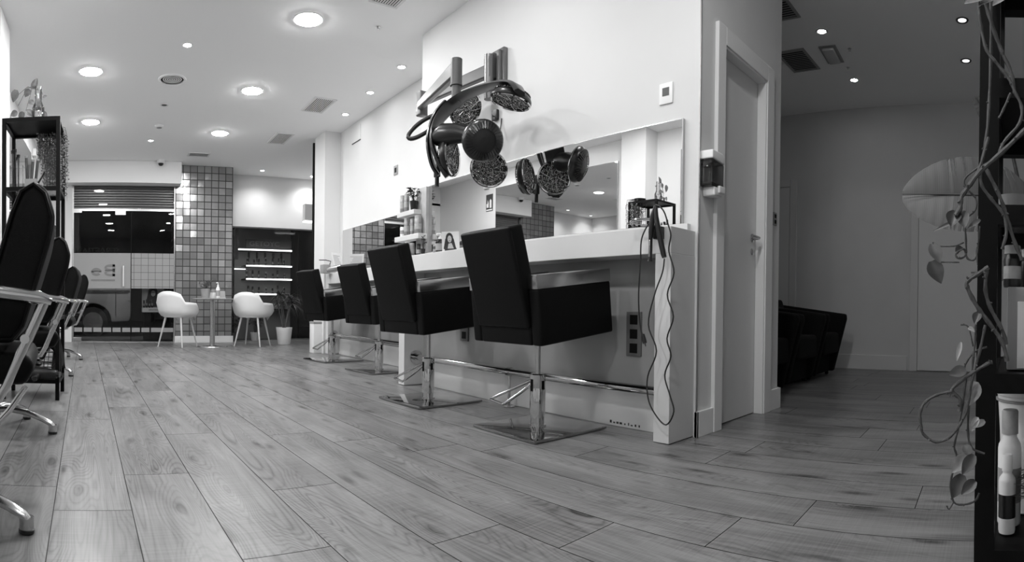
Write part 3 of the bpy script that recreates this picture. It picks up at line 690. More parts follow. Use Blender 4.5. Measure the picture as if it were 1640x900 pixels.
# ================================================================== ARMREST CHAIRS (left row, on star bases)
def make_arm_chair(loc, rz, label):
    t = thing('armrest_chair', label, 'salon chair', loc, rz, 'reclining armrest chairs along the left wall')
    hub = MB(); hub.lathe([(0.05, 0.075), (0.052, 0.12), (0.03, 0.14), (0.027, 0.30), (0.022, 0.301), (0.022, 0.43)], n=22); hub.build('pedestal', CHROME, t)
    for k in range(5):
        a = R(-16 + 72 * k); c, s = math.cos(a), math.sin(a)
        lg = MB(); pts = [(0.03, 0.105), (0.10, 0.110), (0.19, 0.098), (0.27, 0.07), (0.311, 0.05), (0.326, 0.036)]
        lg.tube([(c * r, s * r, z) for r, z in pts], [0.026, 0.025, 0.023, 0.021, 0.02, 0.016], 10, flat=0.65)
        lg.cyl((c * 0.32, s * 0.32, 0.014), (c * 0.32, s * 0.32, 0.045), 0.021, n=16)
        l = lg.build('base_leg', CHROME2, t)
        MB().lathe([(0.02, 0.001), (0.023, 0.004), (0.023, 0.012), (0.018, 0.016)], (c * 0.32, s * 0.32, 0), 16).build('foot_glide', BPLA, l)
    prof = [(0.31, 0.43), (0.335, 0.475), (0.315, 0.512), (-0.20, 0.53), (-0.27, 0.51), (-0.285, 0.46), (-0.25, 0.43)]
    MB().prism(prof, -0.235, 0.235, 'Y', 0.022, 3).build('seat', BLACK, t)
    MB().box(-0.15, 0.18, -0.14, 0.14, 0.405, 0.44).build('seat_frame', BMET, t, smooth=0)
    bp = [(0.185, 0.575), (0.225, 0.535), (0.275, 0.535), (0.305, 0.57), (0.375, 0.80), (0.385, 0.86), (0.365, 0.925), (0.335, 0.95), (0.30, 0.93), (0.275, 0.87)]
    MB().prism(bp, -0.225, 0.225, 'Y', 0.024, 4).build('backrest', BLACK, t)
    for y in (-0.222, 0.222):
        k = [(x + (0.262 - x) * 0.09, z + (0.74 - z) * 0.06) for x, z in bp]
        MB().tube([(x, y, z) for x, z in k], 0.006, 6, closed=True).build('piping', BLACK, t)
    for s in (-1, 1):
        y = s * 0.262
        MB().tube([(0.375, y, 0.643), (0.34, y, 0.652), (0.16, y, 0.675), (-0.10, y, 0.688), (-0.20, y, 0.68), (-0.235, y, 0.665)], [0.014, 0.024, 0.027, 0.027, 0.024, 0.012], 12, flat=0.75).build('armrest', CHROME, t)
        br = MB(); br.tube([(0.355, y, 0.64), (0.342, y, 0.61), (0.265, y, 0.435), (0.245, y * 0.98, 0.40), (0.19, y * 0.9, 0.392), (0.05, y * 0.6, 0.395)], 0.012, 10)
        br.cyl((0.31, y * 0.82, 0.55), (0.31, y * 1.05, 0.55), 0.012, n=10)
        br.build('arm_bracket', CHROME2, t)
    return t
ac = make_arm_chair((-0.55, 1.62, 0), R(6), 'nearest armrest chair at the left edge of the picture, with the largest back')
copy_tree(ac, (-0.605, 2.81, 0), R(8), 'armrest chair directly in front of the tall black shelf')
copy_tree(ac, (-0.665, 5.02, 0), R(0), 'armrest chair hidden mostly behind the tall black shelf, its foot showing past the basket')
copy_tree(ac, (-0.665, 6.42, 0), R(6), 'farthest armrest chair, its back standing before the glass shop door')
# footrest bar on the floor beside the near chairs
t = thing('footrest', 'bent polished footrest bar rising between the two nearer armrest chairs', 'footrest', (-0.62, 2.35, 0))
inv = T4(0.62, -2.35, 0)
MB(inv).tube([(-0.62, 2.30, 0.02), (-0.52, 2.30, 0.085), (-0.425, 2.33, 0.19), (-0.36, 2.35, 0.285)], 0.013, 10).tube([(-0.62, 2.335, 0.02), (-0.52, 2.335, 0.085), (-0.425, 2.365, 0.19), (-0.36, 2.385, 0.285)], 0.009, 10).build('bar', CHROME, t)
MB(inv).lathe([(0.05, 0.001), (0.05, 0.012), (0.03, 0.02)], (-0.62, 2.32, 0), 20).build('floor_plate', BPLA, t)

# ================================================================== WAITING ARMCHAIRS IN THE CORRIDOR
def make_tub(loc, label):
    t = thing('waiting_armchair', label, 'armchair', loc, 0, 'black waiting armchairs in the corridor')
    # origin at floor centre, facing -Y
    for s in (-1, 1):
        x0, x1 = (0.235, 0.305) if s > 0 else (-0.305, -0.235)
        MB().prism([(-0.33, 0.03), (-0.46, 0.55), (-0.455, 0.60), (0.36, 0.70), (0.36, 0.03)], x0, x1, 'X', 0.02, 3).build('arm', BLACK2, t)
    MB().rbox(-0.234, 0.234, -0.40, 0.16, 0.22, 0.42, 0.04, 4).build('seat', BLACK2, t)
    MB().rbox(-0.234, 0.234, -0.30, 0.30, 0.03, 0.215, 0.015, 2).build('base', BLACK2, t)
    MB().prism([(0.12, 0.40), (0.22, 0.74), (0.36, 0.72), (0.36, 0.22), (0.17, 0.22)], -0.234, 0.234, 'X', 0.03, 3).build('backrest', BLACK2, t)
    for (x, y) in ((-0.26, -0.26), (0.26, -0.26), (-0.26, 0.30), (0.26, 0.30)):
        MB().cyl((x, y, 0.0), (x, y, 0.034), 0.018, n=12).build('foot', BMET, t)
    return t
tb = make_tub((5.21, 2.10, 0), 'black waiting armchair farthest right, next to the bare corridor wall')
copy_tree(tb, (4.56, 2.10, 0), 0, 'black waiting armchair in the middle of the corridor row')
copy_tree(tb, (3.91, 2.10, 0), 0, 'black waiting armchair nearest the white door wall, mostly hidden')

# ================================================================== CAFE CHAIRS AND TABLE AT THE FAR END
SHELL = mat('white moulded shell', 0.74, 0.4)
LEGW = mat('pale chair leg', 0.55, 0.3, 0.3)
def make_cafe(loc, rz, label):
    t = thing('shell_chair', label, 'chair', loc, rz, 'white shell chairs at the small table')
    rows = []
    # shell: seat pan growing up into back and arms; facing +Y
    for i in range(9):
        u = i / 8; row = []
        for j in range(25):
            a = R(-148 + 296 * j / 24)      # 0 = back
            ca = math.cos(a); k = abs(a)
            top = 0.63 + 0.155 * math.sqrt(max(0, 1 - (k / 0.85) ** 2.6)) if k < 0.85 else 0.63 - 0.02 * (k - 0.85)
            if k > 1.55: top = 0.60 - 0.24 * min(1, (k - 1.55) / 1.0)
            rad = 0.10 + 0.145 * min(1, u * 2.2) + 0.035 * u
            rx = rad * 1.0 + (0.04 * u if 0.6 < k < 2.0 else 0.0); ry = rad * 0.95
            z = 0.43 + (top - 0.43) * max(0, (u - 0.35) / 0.65) + 0.02 * min(1, u * 2)
            row.append((rx * math.sin(a), -ry * ca - (0.06 * max(0, ca) * max(0, u - 0.35)), z))
        rows.append(row)
    b = MB(); b.sheet(rows); b.build('seat_shell', SHELL, t, solid=0.012, smooth=180)
    MB().lathe([(0.01, 0.425), (0.21, 0.43), (0.225, 0.45), (0.2, 0.465), (0.01, 0.46)], n=28).build('seat_pad', SHELL, t)
    for (sx, sy) in ((-1, -1), (1, -1), (-1, 1), (1, 1)):
        MB().tube([(sx * 0.13, sy * 0.13, 0.43), (sx * 0.205, sy * 0.215, 0.0)], [0.017, 0.010], 10).build('leg', LEGW, t)
    return t
c1 = make_cafe((0.955, 8.35, 0), R(-38), 'white shell chair left of the small table, in front of the glass shop door')
copy_tree(c1, (2.09, 8.38, 0), R(-36), 'white shell chair right of the small table, in front of the dark product window')
t = thing('pedestal_table', 'small round pedestal table between the two white shell chairs', 'table', (1.46, 8.3, 0))
MB().lathe([(0.01, 0.001), (0.225, 0.001), (0.22, 0.012), (0.05, 0.02), (0.05, 0.022)], n=32).build('foot_disc', CHROME2, t)
MB().cyl((0, 0, 0.02), (0, 0, 0.69), 0.038, n=24).build('column', CHROME2, t)
MB().lathe([(0.30, 0.69), (0.31, 0.695), (0.31, 0.705), (0.30, 0.71)], n=40).build('tabletop', mat('grey glass top', 0.25, 0.15), t)
small_plant('potted_plant', 'feathery plant in a pale square-looking pot on the small round table', (1.36, 8.33, 0.71), 0.075, 0.14, 36, 0.09, 0.12, GREY, LEAF[1], 9, 0.012, 0.05)
pump('pump_bottle', 'white sanitiser pump bottle on the small round table', (1.53, 8.25, 0.71), 0.03, 0.23, WHITEP, WHITEP, INK2)
t = thing('card_holder', 'small pale card holder on the small round table', 'card holder', (1.60, 8.33, 0.71))
MB().box(-0.06, 0.06, -0.03, 0.03, 0, 0.008).build('foot', WHITEP, t, smooth=0); MB().prism([(-0.02, 0.008), (0.02, 0.008), (0.03, 0.11), (0.024, 0.11)], -0.055, 0.055, 'X').build('card', GREY, t, smooth=0)
t = thing('card_holder', 'small white box behind the sanitiser bottle on the round table', 'box', (1.475, 8.43, 0.711))
MB().rbox(-0.05, 0.05, -0.04, 0.04, 0, 0.10, 0.006, 2).build('carton', WHITEP, t); MB().rbox(-0.052, 0.052, -0.042, 0.042, 0.085, 0.12, 0.006, 2).build('lid', GREY, t); t.name = 'tissue_box'
# tall potted plant by the pier
t = thing('potted_dracaena', 'tall spiky plant in a white pot before the dark product window', 'plant', (2.66, 8.62, 0))
MB().lathe([(0.095, 0.0), (0.10, 0.005), (0.128, 0.255), (0.13, 0.265), (0.118, 0.265), (0.115, 0.235), (0.01, 0.23)], n=32).build('pot', SHELL, t)
MB().lathe([(0.005, 0.236), (0.116, 0.232)], n=24).build('soil', STEM, t)
rnd = random.Random(4); tr = MB(); lv = MB()
for i in range(5):
    a = rnd.uniform(0, 6.28); e = Vector((0.11 * math.cos(a), 0.11 * math.sin(a), rnd.uniform(0.62, 0.90)))
    tr.tube([(0.01 * math.cos(a), 0.01 * math.sin(a), 0.23), e * 0.6 + Vector((0, 0, 0.1)), e], [0.013, 0.011, 0.008], 7)
    for q in range(26):
        b = rnd.uniform(0, 6.28); L = rnd.uniform(0.22, 0.38); el = rnd.uniform(-0.3, 1.3)
        d = Vector((math.cos(b) * math.cos(el), math.sin(b) * math.cos(el), math.sin(el)))
        pts = []; w0 = 0.008; sd = d.cross(Vector((0, 0, 1))); sd = (sd if sd.length > 0.01 else Vector((1, 0, 0))).normalized()
        rows = []
        for k in range(6):
            u = k / 5; c = e + d * (L * u) - Vector((0, 0, 0.22 * u * u)); ww = w0 * (1 - u) + 0.0008
            rows.append([c - sd * ww, c + Vector((0, 0, ww * 0.4)), c + sd * ww])
        lv.sheet(rows)
tr.build('trunk', STEM, t); lv.build('foliage', LEAF[0], t)
# low plants in front of the window
for i, (x, y, h, lab) in enumerate(((1.99, 9.42, 0.34, 'low leafy plant in a grey pot behind the right white shell chair'), (2.40, 9.44, 0.36, 'low bushy plant between the right shell chair and the tall spiky plant'))):
    small_plant('potted_plant', lab, (x, y, 0), 0.085, 0.15, 46, 0.12, h, GREY if i else DARK, LEAF[0], 20 + i, 0.03, 0.09)
# ================================================================== HAIR PROCESSOR LAMP ON THE WALL ARM
t = thing('hair_processor_lamp', 'wall-mounted five-disc infrared hair processor on a folding arm', 'hair processor', (2.42, 3.05, 2.22)); inv = T4(-2.42, -3.05, -2.22)
MB(inv).rbox(2.385, 2.4195, 2.965, 3.10, 2.08, 2.36, 0.008, 2).rbox(2.36, 2.39, 2.985, 3.015, 2.10, 2.34, 0.005, 2).rbox(2.36, 2.39, 3.05, 3.08, 2.10, 2.34, 0.005, 2).build('wall_bracket', GREYM, t)
kn = MB(inv); kn.cyl((2.335, 3.06, 2.02), (2.335, 3.06, 2.315), 0.033, n=20); kn.rbox(2.31, 2.385, 3.03, 3.09, 2.16, 2.30, 0.01, 2); kn.build('swivel', GREYM, t)
J0 = Vector((2.335, 3.06, 2.21)); J1 = Vector((2.15, 3.62, 2.13)); J2 = Vector((2.0, 2.955, 2.127))
def flatbar(mb, a, b, h0, h1, w):
    d = (b - a).normalized(); s = d.cross(Vector((0, 0, 1))).normalized() * w / 2
    u = Vector((0, 0, 1))
    vs = [a - s - u*h0/2, a + s - u*h0/2, a + s + u*h0/2, a - s + u*h0/2, b - s - u*h1/2, b + s - u*h1/2, b + s + u*h1/2, b - s + u*h1/2]
    mb.add(vs, [(0, 3, 2, 1), (4, 5, 6, 7), (0, 1, 5, 4), (1, 2, 6, 5), (2, 3, 7, 6), (3, 0, 4, 7)])
a1 = MB(inv); flatbar(a1, J0, J1, 0.085, 0.075, 0.045); a1.build('upper_arm', GREYM, t, bevel=0.008)
ec = MB(inv); ec.rbox(J1.x - 0.035, J1.x + 0.035, J1.y - 0.03, J1.y + 0.035, 2.02, 2.20, 0.012, 3); ec.build('elbow', GREYM, t)
a2 = MB(inv); flatbar(a2, J1 + Vector((-0.03, -0.02, -0.045)), J2 + Vector((0.0, 0.0, -0.02)), 0.06, 0.10, 0.05); a2.build('forearm', GREYM, t, bevel=0.012)
ps = MB(inv); ps.cyl((J2.x, J2.y, 2.01), (J2.x, J2.y, 2.165), 0.036, n=20); ps.cyl((J2.x, J2.y, 2.0), (J2.x, J2.y, 2.01), 0.039, n=20); ps.cyl((J2.x, J2.y, 1.90), (J2.x, J2.y, 2.0), 0.03, n=20); ps.build('hanger_post', DARK, t)
def ray_disc(c, nrm, rad, front, name, shell=BPLA):
    """one lamp: dished housing with rim, crackled reflector and grid on its front"""
    M = inv @ orient(nrm, c)
    b = MB(M); b.lathe([(0.02, -0.045), (rad * 0.55, -0.042), (rad * 0.9, -0.022), (rad, 0.0), (rad, 0.012), (rad * 0.97, 0.016), (rad * 0.95, 0.012)], n=40, close=False); b.lathe([(0.001, -0.045), (0.02, -0.045)], n=40, close=False)
    for i in range(36):       # cooling slots round the back
        a = 2 * math.pi * i / 36
        p, q = Vector((math.cos(a), math.sin(a), 0)), Vector((-math.sin(a), math.cos(a), 0)) * 0.0035
        f0 = p * rad * 0.56 + Vector((0, 0, -0.0455)); f1 = p * rad * 0.90 + Vector((0, 0, -0.0255))
        b.add([f0 - q, f0 + q, f1 + q, f1 - q, f0 - q + Vector((0,0,-.006)), f0 + q + Vector((0,0,-.006)), f1 + q + Vector((0,0,-.006)), f1 - q + Vector((0,0,-.006))], [(0,1,2,3),(7,6,5,4),(0,4,5,1),(2,6,7,3),(1,5,6,2),(3,7,4,0)])
    h = b.build('lamp_housing', shell, t)
    MB(M).lathe([(rad * 0.90, 0.010), (rad * 0.97, 0.016), (rad * 1.0, 0.020), (rad * 0.96, 0.026), (rad * 0.90, 0.020)], n=40, close=False).build('rim', CHROME, h)
    MB(M).lathe([(0.001, -0.006), (rad * 0.4, -0.004), (rad * 0.7, 0.003), (rad * 0.91, 0.014)], n=40, close=False).build('reflector', HAMMER, h)
    g = MB(M)
    for i in range(12):
        a = math.pi * i / 12 * 2
        g.tube([(0.03 * math.cos(a), 0.03 * math.sin(a), 0.018), (rad * 0.92 * math.cos(a + 0.35), rad * 0.92 * math.sin(a + 0.35), 0.022)], 0.0012, 4)
    for k in (0.03, rad * 0.45, rad * 0.7):
        g.tube([(k * math.cos(2*math.pi*i/24), k * math.sin(2*math.pi*i/24), 0.019) for i in range(24)], 0.0012, 4, closed=True)
    g.build('wire_guard', CHROME2, h)
    return h
CTR = Vector((2.08, 2.82, 1.70))
DISCS = [   # centre, facing
    ((2.00, 2.672, 1.597), (0.42, 0.85, 0.28), 0.122),      # turned away: its black back shows
    ((2.24, 2.93, 1.515), (-0.45, -0.88, 0.10), 0.122),     # low, facing the viewer
    ((1.955, 2.955, 1.555), (0.55, -0.83, 0.03), 0.122),    # left, almost edge-on
    ((2.16, 3.085, 1.925), (0.15, -0.80, -0.48), 0.122),    # upper left, tilted down
    ((2.12, 2.565, 1.838), (-0.18, 0.12, -0.97), 0.122),    # right, seen from below
]
for c, nrm, rad in DISCS: ray_disc(c, nrm, rad, True, 'lamp')
# black curved bands carrying the discs
def band(pts, w, th, name, M=BPLA, ref=CTR):
    pts = [Vector(p) for p in pts]; n = len(pts); rows = []
    sm = []
    for i in range(n - 1):          # Catmull-Rom
        p0, p1, p2, p3 = pts[max(i-1, 0)], pts[i], pts[i+1], pts[min(i+2, n-1)]
        for k in range(6):
            u = k / 6
            sm.append(0.5 * ((2*p1) + (p2-p0)*u + (2*p0-5*p1+4*p2-p3)*u*u + (3*p1-p0-3*p2+p3)*u**3))
    sm.append(pts[-1]); m = len(sm); mb = MB(inv); vs = []; fs = []
    for i, p in enumerate(sm):
        tg = (sm[min(i+1, m-1)] - sm[max(i-1, 0)]).normalized(); out = (p - ref); out = (out - tg * out.dot(tg)).normalized(); sd = tg.cross(out)
        ww = w * (0.35 + 0.65 * math.sin(math.pi * min(1, max(0, (i + 1.2) / (m + 1.4)))) ** 0.6)
        for (a, b) in ((-1, 0), (-0.6, 1), (0.6, 1), (1, 0), (0.6, -0.6), (-0.6, -0.6)): vs.append(p + sd * a * ww / 2 + out * b * th / 2)
    for i in range(m - 1):
        for j in range(6): fs.append((i*6 + j, i*6 + (j+1) % 6, (i+1)*6 + (j+1) % 6, (i+1)*6 + j))
    fs.append(list(range(6))[::-1]); fs.append(list(range((m-1)*6, m*6)))
    mb.add(vs, fs); return mb.build(name, M, t, smooth=60)
band([(2.04, 2.395, 1.805), (2.08, 2.50, 1.888), (2.08, 2.68, 1.935), (2.04, 2.87, 1.935), (1.98, 2.98, 1.88), (1.90, 3.01, 1.77), (1.87, 3.01, 1.64), (1.90, 2.97, 1.50), (1.94, 2.95, 1.43)], 0.15, 0.035, 'upper_band')
band([(1.95, 2.99, 1.90), (1.885, 3.02, 1.80), (1.865, 3.05, 1.66), (1.885, 3.04, 1.52), (1.92, 3.02, 1.45)], 0.09, 0.03, 'side_band')
# thick horn holding the black disc
MB(inv).tube([(1.875, 2.99, 1.665), (1.90, 2.93, 1.675), (1.93, 2.84, 1.665), (1.955, 2.76, 1.645), (1.965, 2.70, 1.622), (1.968, 2.675, 1.605)], [0.050, 0.068, 0.060, 0.045, 0.038, 0.030], 20).build('lamp_holder', BPLA, t)
# handle loop on the left and hanging control stick
lp = []
for i in range(28):
    a = 2 * math.pi * i / 28; lp.append(Vector((1.90, 3.17, 1.785)) + Vector((0.088, -0.052, 0.06)) * math.cos(a) + Vector((0.012, 0.0, 0.052)) * math.sin(a))
MB(inv).tube(lp, 0.014, 10, closed=True).build('handle_loop', BPLA, t)
MB(inv).rbox(1.955, 1.985, 3.10, 3.14, 1.46, 1.60, 0.006, 2).cyl((1.97, 3.12, 1.40), (1.97, 3.12, 1.46), 0.014, n=14).build('control_stick', BPLA, t)
cb = MB(inv); cb.tube([(2.415, 3.10, 1.92), (2.38, 3.08, 1.93), (2.37, 3.06, 1.86), (2.32, 3.02, 1.70)], 0.004, 6); cb.tube([(2.415, 3.02, 1.90), (2.395, 3.01, 1.80), (2.37, 2.98, 1.72), (2.32, 2.95, 1.66)], 0.004, 6); cb.rbox(2.395, 2.4195, 3.05, 3.11, 1.90, 1.97, 0.008, 2)
cb.build('power_cable', CORD, t)

# ------------------------------------------------------------------ hair tools on the near end post
t = thing('tool_holder', 'chrome oval tool ring clipped to the near end of the styling counter', 'holder', (2.19, 1.58, 1.0)); inv2 = T4(-2.19, -1.58, -1.0)
el = [Vector((2.165, 1.635, 1.042)) + Vector((-0.03, 0.055, 0.0)) * math.cos(2*math.pi*i/24) + Vector((0.02, 0.02, 0.02)) * math.sin(2*math.pi*i/24) for i in range(24)]
MB(inv2).tube(el, 0.007, 8, closed=True).tube([(2.185, 1.60, 1.028), (2.185, 1.57, 1.018)], 0.008, 8).build('ring', CHROME, t)
MB(inv2).rbox(2.17, 2.2045, 1.54, 1.585, 0.96, 1.02, 0.006, 2).build('clip', BPLA, t)
t = thing('hair_straightener', 'black hair straightener hanging open at the near end post of the counter', 'hair straightener', (2.17, 1.57, 0.87)); inv3 = T4(-2.17, -1.57, -0.87)
MB(inv3).tube([(2.15, 1.553, 1.112), (2.15, 1.552, 1.06), (2.152, 1.535, 0.98), (2.156, 1.512, 0.885), (2.157, 1.507, 0.87)], [0.007, 0.012, 0.014, 0.0125, 0.011], 10).build('arm', BPLA, t)
MB(inv3).tube([(2.15, 1.557, 1.112), (2.148, 1.572, 1.06), (2.148, 1.578, 0.99), (2.148, 1.58, 0.96), (2.15, 1.583, 0.87), (2.15, 1.584, 0.855)], [0.007, 0.013, 0.013, 0.010, 0.010, 0.0125], 10).build('arm', BPLA, t)
MB(inv3).rbox(2.138, 2.142, 1.577, 1.586, 0.875, 0.955, 0.0015, 1).build('plate', CHROME2, t)
MB(inv3).tube(smooth_pts([(2.145, 1.553, 1.115), (2.147, 1.53, 1.105), (2.15, 1.505, 1.075), (2.155, 1.487, 1.02), (2.16, 1.475, 0.97), (2.165, 1.488, 0.90), (2.165, 1.458, 0.80), (2.163, 1.492, 0.70), (2.163, 1.457, 0.60), (2.162, 1.49, 0.50), (2.163, 1.468, 0.42), (2.162, 1.50, 0.33), (2.16, 1.468, 0.24), (2.158, 1.445, 0.17), (2.155, 1.485, 0.105), (2.15, 1.545, 0.15), (2.15, 1.585, 0.22), (2.15, 1.588, 0.32), (2.15, 1.54, 0.44), (2.15, 1.588, 0.56), (2.15, 1.555, 0.70), (2.155, 1.516, 0.80), (2.157, 1.507, 0.865)], 5), 0.0036, 7).build('cord', CORD, t)
t = thing('hanging_plug_cord', 'short black cord with a plug hanging left of the hair straightener', 'cord', (2.15, 1.61, 0.47)); inv4 = T4(-2.15, -1.61, -0.47)
MB(inv4).tube(smooth_pts([(2.15, 1.59, 1.035), (2.148, 1.615, 1.0), (2.148, 1.635, 0.95), (2.15, 1.64, 0.85), (2.15, 1.648, 0.70), (2.15, 1.642, 0.60), (2.15, 1.63, 0.53), (2.15, 1.618, 0.51)], 5), 0.0036, 7).build('cord', CORD, t)
MB(inv4).tube([(2.15, 1.62, 0.515), (2.15, 1.612, 0.485), (2.15, 1.607, 0.472)], [0.008, 0.012, 0.01], 10).tube([(2.15, 1.607, 0.474), (2.15, 1.602, 0.458)], 0.0025, 6).build('plug', BPLA, t)
# things on the far counter
t = thing('notice_sheet', 'white printed sheet leaning on the far counter against the mirror corner', 'sheet', (2.75, 6.58, 1.024), R(38))
Ms = Matrix.Rotation(R(-14), 4, 'X')
MB(Ms).box(-0.105, 0.105, -0.002, 0.002, 0, 0.26).build('sheet', PAPER, t, smooth=0)
lines = MB(Ms)
for k in range(11):
    lines.box(-0.085, random.uniform(0.02, 0.085), -0.0035, -0.002, 0.04 + k*0.018, 0.045 + k*0.018)
lines.build('printed_lines', INK2, t, smooth=0)
t = thing('hair_dryer_stand', 'hair dryer with looped black cable lying over the farthest chair', 'hair dryer', (2.62, 6.30, 1.022))
MB().tube([(-0.10, 0.10, 0.02), (-0.05, 0.02, 0.035), (0.0, -0.08, 0.05)], [0.03, 0.04, 0.035], 14).build('barrel', CHROME2, t)
MB().tube([(-0.02, 0.0, 0.03), (0.04, 0.05, 0.012), (0.08, 0.08, 0.012)], 0.011, 10).build('handle', BPLA, t); t.name = 'hair_dryer'; t['label'] = 'silver hair dryer lying on the far counter beside the farthest black chair'
t = thing('tool_caddy', 'pale tool caddy with a black hook at the end of the far counter', 'caddy', (2.60, 6.70, 1.022))
MB().rbox(-0.05, 0.05, -0.06, 0.06, 0, 0.11, 0.01, 2).build('box', GREY, t); MB().tube([(0.04, -0.05, 0.11), (0.05, -0.06, 0.15), (0.0, -0.02, 0.165), (-0.06, 0.06, 0.17)], 0.006, 8).build('hook', CORD, t)
t = thing('storage_bin', 'white narrow bin standing under the end of the far counter', 'bin', (2.60, 7.02, 0))
MB().rbox(-0.06, 0.06, -0.08, 0.08, 0, 0.40, 0.01, 2).build('body', WHITEP, t); MB().rbox(-0.063, 0.063, -0.083, 0.083, 0.38, 0.41, 0.006, 2).build('lid', GREY, t)
# light box sign near the far end
t = thing('light_box', 'small white wall box with a lit underside beyond the white pier', 'light box', (3.15, 8.9, 2.0))
MB().box(-0.085, 0.30, -0.06, 0.06, 0.0, 0.27).build('case', LAC, t, smooth=0, bevel=0.004); MB().box(-0.08, 0.29, -0.055, 0.055, -0.022, -0.001).build('lit_panel', SIGNL, t, smooth=0)
MB().box(0.27, 0.598, -0.03, 0.03, 0.06, 0.2).build('wall_arm', LAC, t, smooth=0)
# ================================================================== TALL BLACK SHELF ON THE LEFT
def metal_shelf(name, label, x0, x1, y0, y1, top, tiers, tube, loc, solid=(0,), rear_only=()):
    t = thing(name, label, 'shelf', loc); inv = T4(-loc[0], -loc[1], -loc[2])
    for (x, y) in ((x0, y0), (x1 - tube, y0), (x0, y1 - tube), (x1 - tube, y1 - tube)):
        MB(inv).box(x, x + tube, y, y + tube, 0.0, top).build('post', BMET, t, smooth=0)
    for i, z in enumerate([top] + list(tiers)):
        b = MB(inv)
        for (a0, a1, c0, c1) in ((x0 + tube, x1 - tube, y0, y0 + tube), (x0 + tube, x1 - tube, y1 - tube, y1), (x0, x0 + tube, y0 + tube, y1 - tube), (x1 - tube, x1, y0 + tube, y1 - tube)):
            b.box(a0, a1, c0, c1, z - tube, z)
        b.build('rail_frame', BMET, t, smooth=0)
        if i in solid:
            MB(inv).box(x0 + tube, x1 - tube, y0 + tube, y1 - tube, z - 0.012, z - 0.003).build('shelf_board', BMET, t, smooth=0)
        else:
            MB(inv).box(x0 + tube, x1 - tube, y0 + tube, y1 - tube, z - 0.009, z - 0.003).build('glass_shelf', CLEAR, t, smooth=0)
    return t
metal_shelf('shelf_stand', 'tall open black metal shelf on the left, full of tools and plants', -0.728, -0.345, 3.71, 4.11, 1.846, (1.395, 0.98, 0.55, 0.135), 0.026, (-0.54, 3.91, 0), solid=(0, 4))
# glass bottle vase with plant on top
t = thing('glass_vase', 'clear glass bottle vase on top of the tall black shelf', 'vase', (-0.50, 3.80, 1.846))
MB().lathe([(0.032, 0.0), (0.042, 0.006), (0.042, 0.085), (0.030, 0.11), (0.024, 0.13), (0.024, 0.225), (0.020, 0.225), (0.020, 0.132), (0.026, 0.11), (0.038, 0.083), (0.038, 0.01), (0.001, 0.008)], n=24, close=False).build('bottle', CLEAR, t)
MB().lathe([(0.001, 0.009), (0.037, 0.011), (0.037, 0.08), (0.001, 0.08)], n=20, close=False).build('water', CLEAR, t)
t = thing('pothos_cutting', 'leafy cutting standing in the glass vase on the tall shelf', 'plant', (-0.50, 3.80, 1.86)); rnd = random.Random(2)
sm = MB(); lv = MB()
for e, L in (((-0.08, -0.01, 0.19), 1), ((-0.03, 0.0, 0.25), 1), ((0.03, 0.01, 0.16), 0), ((-0.14, 0.02, 0.10), 1), ((-0.08, -0.02, 0.05), 0), ((-0.15, 0.03, 0.17), 1)):
    e = Vector(e); sm.tube([(0, 0, 0.02), (0, 0, 0.19), (e.x * 0.5, e.y * 0.5, 0.22 if L else 0.2), e], 0.0022, 5)
for b, tt, wd in (((-0.04, 0, 0.20), (-0.005, -0.01, 0.27), 0.045), ((-0.06, 0, 0.20), (-0.09, 0, 0.15), 0.05), ((-0.06, -0.01, 0.12), (-0.03, -0.02, 0.09), 0.045), ((-0.15, 0, 0.20), (-0.17, 0, 0.12), 0.055), ((-0.14, 0.0, 0.05), (-0.19, 0.0, 0.03), 0.05), ((-0.08, 0, 0.06), (-0.03, 0, 0.02), 0.05), ((-0.10, 0, 0.05), (-0.13, 0.0, 0.0), 0.045), ((0.03, 0.0, 0.14), (0.06, 0.0, 0.155), 0.02), ((0.035, 0, 0.05), (0.055, 0, -0.005), 0.035), ((0.0, -0.03, 0.12), (0.01, -0.03, 0.06), 0.04)):
    leaf_mesh(lv, b, tt, wd, up=(0.3, -1, 0.2), n=6)
PALE = leafmat('pale leaf', 0.17); sm.build('stems', PALE, t); lv.build('foliage', PALE, t)
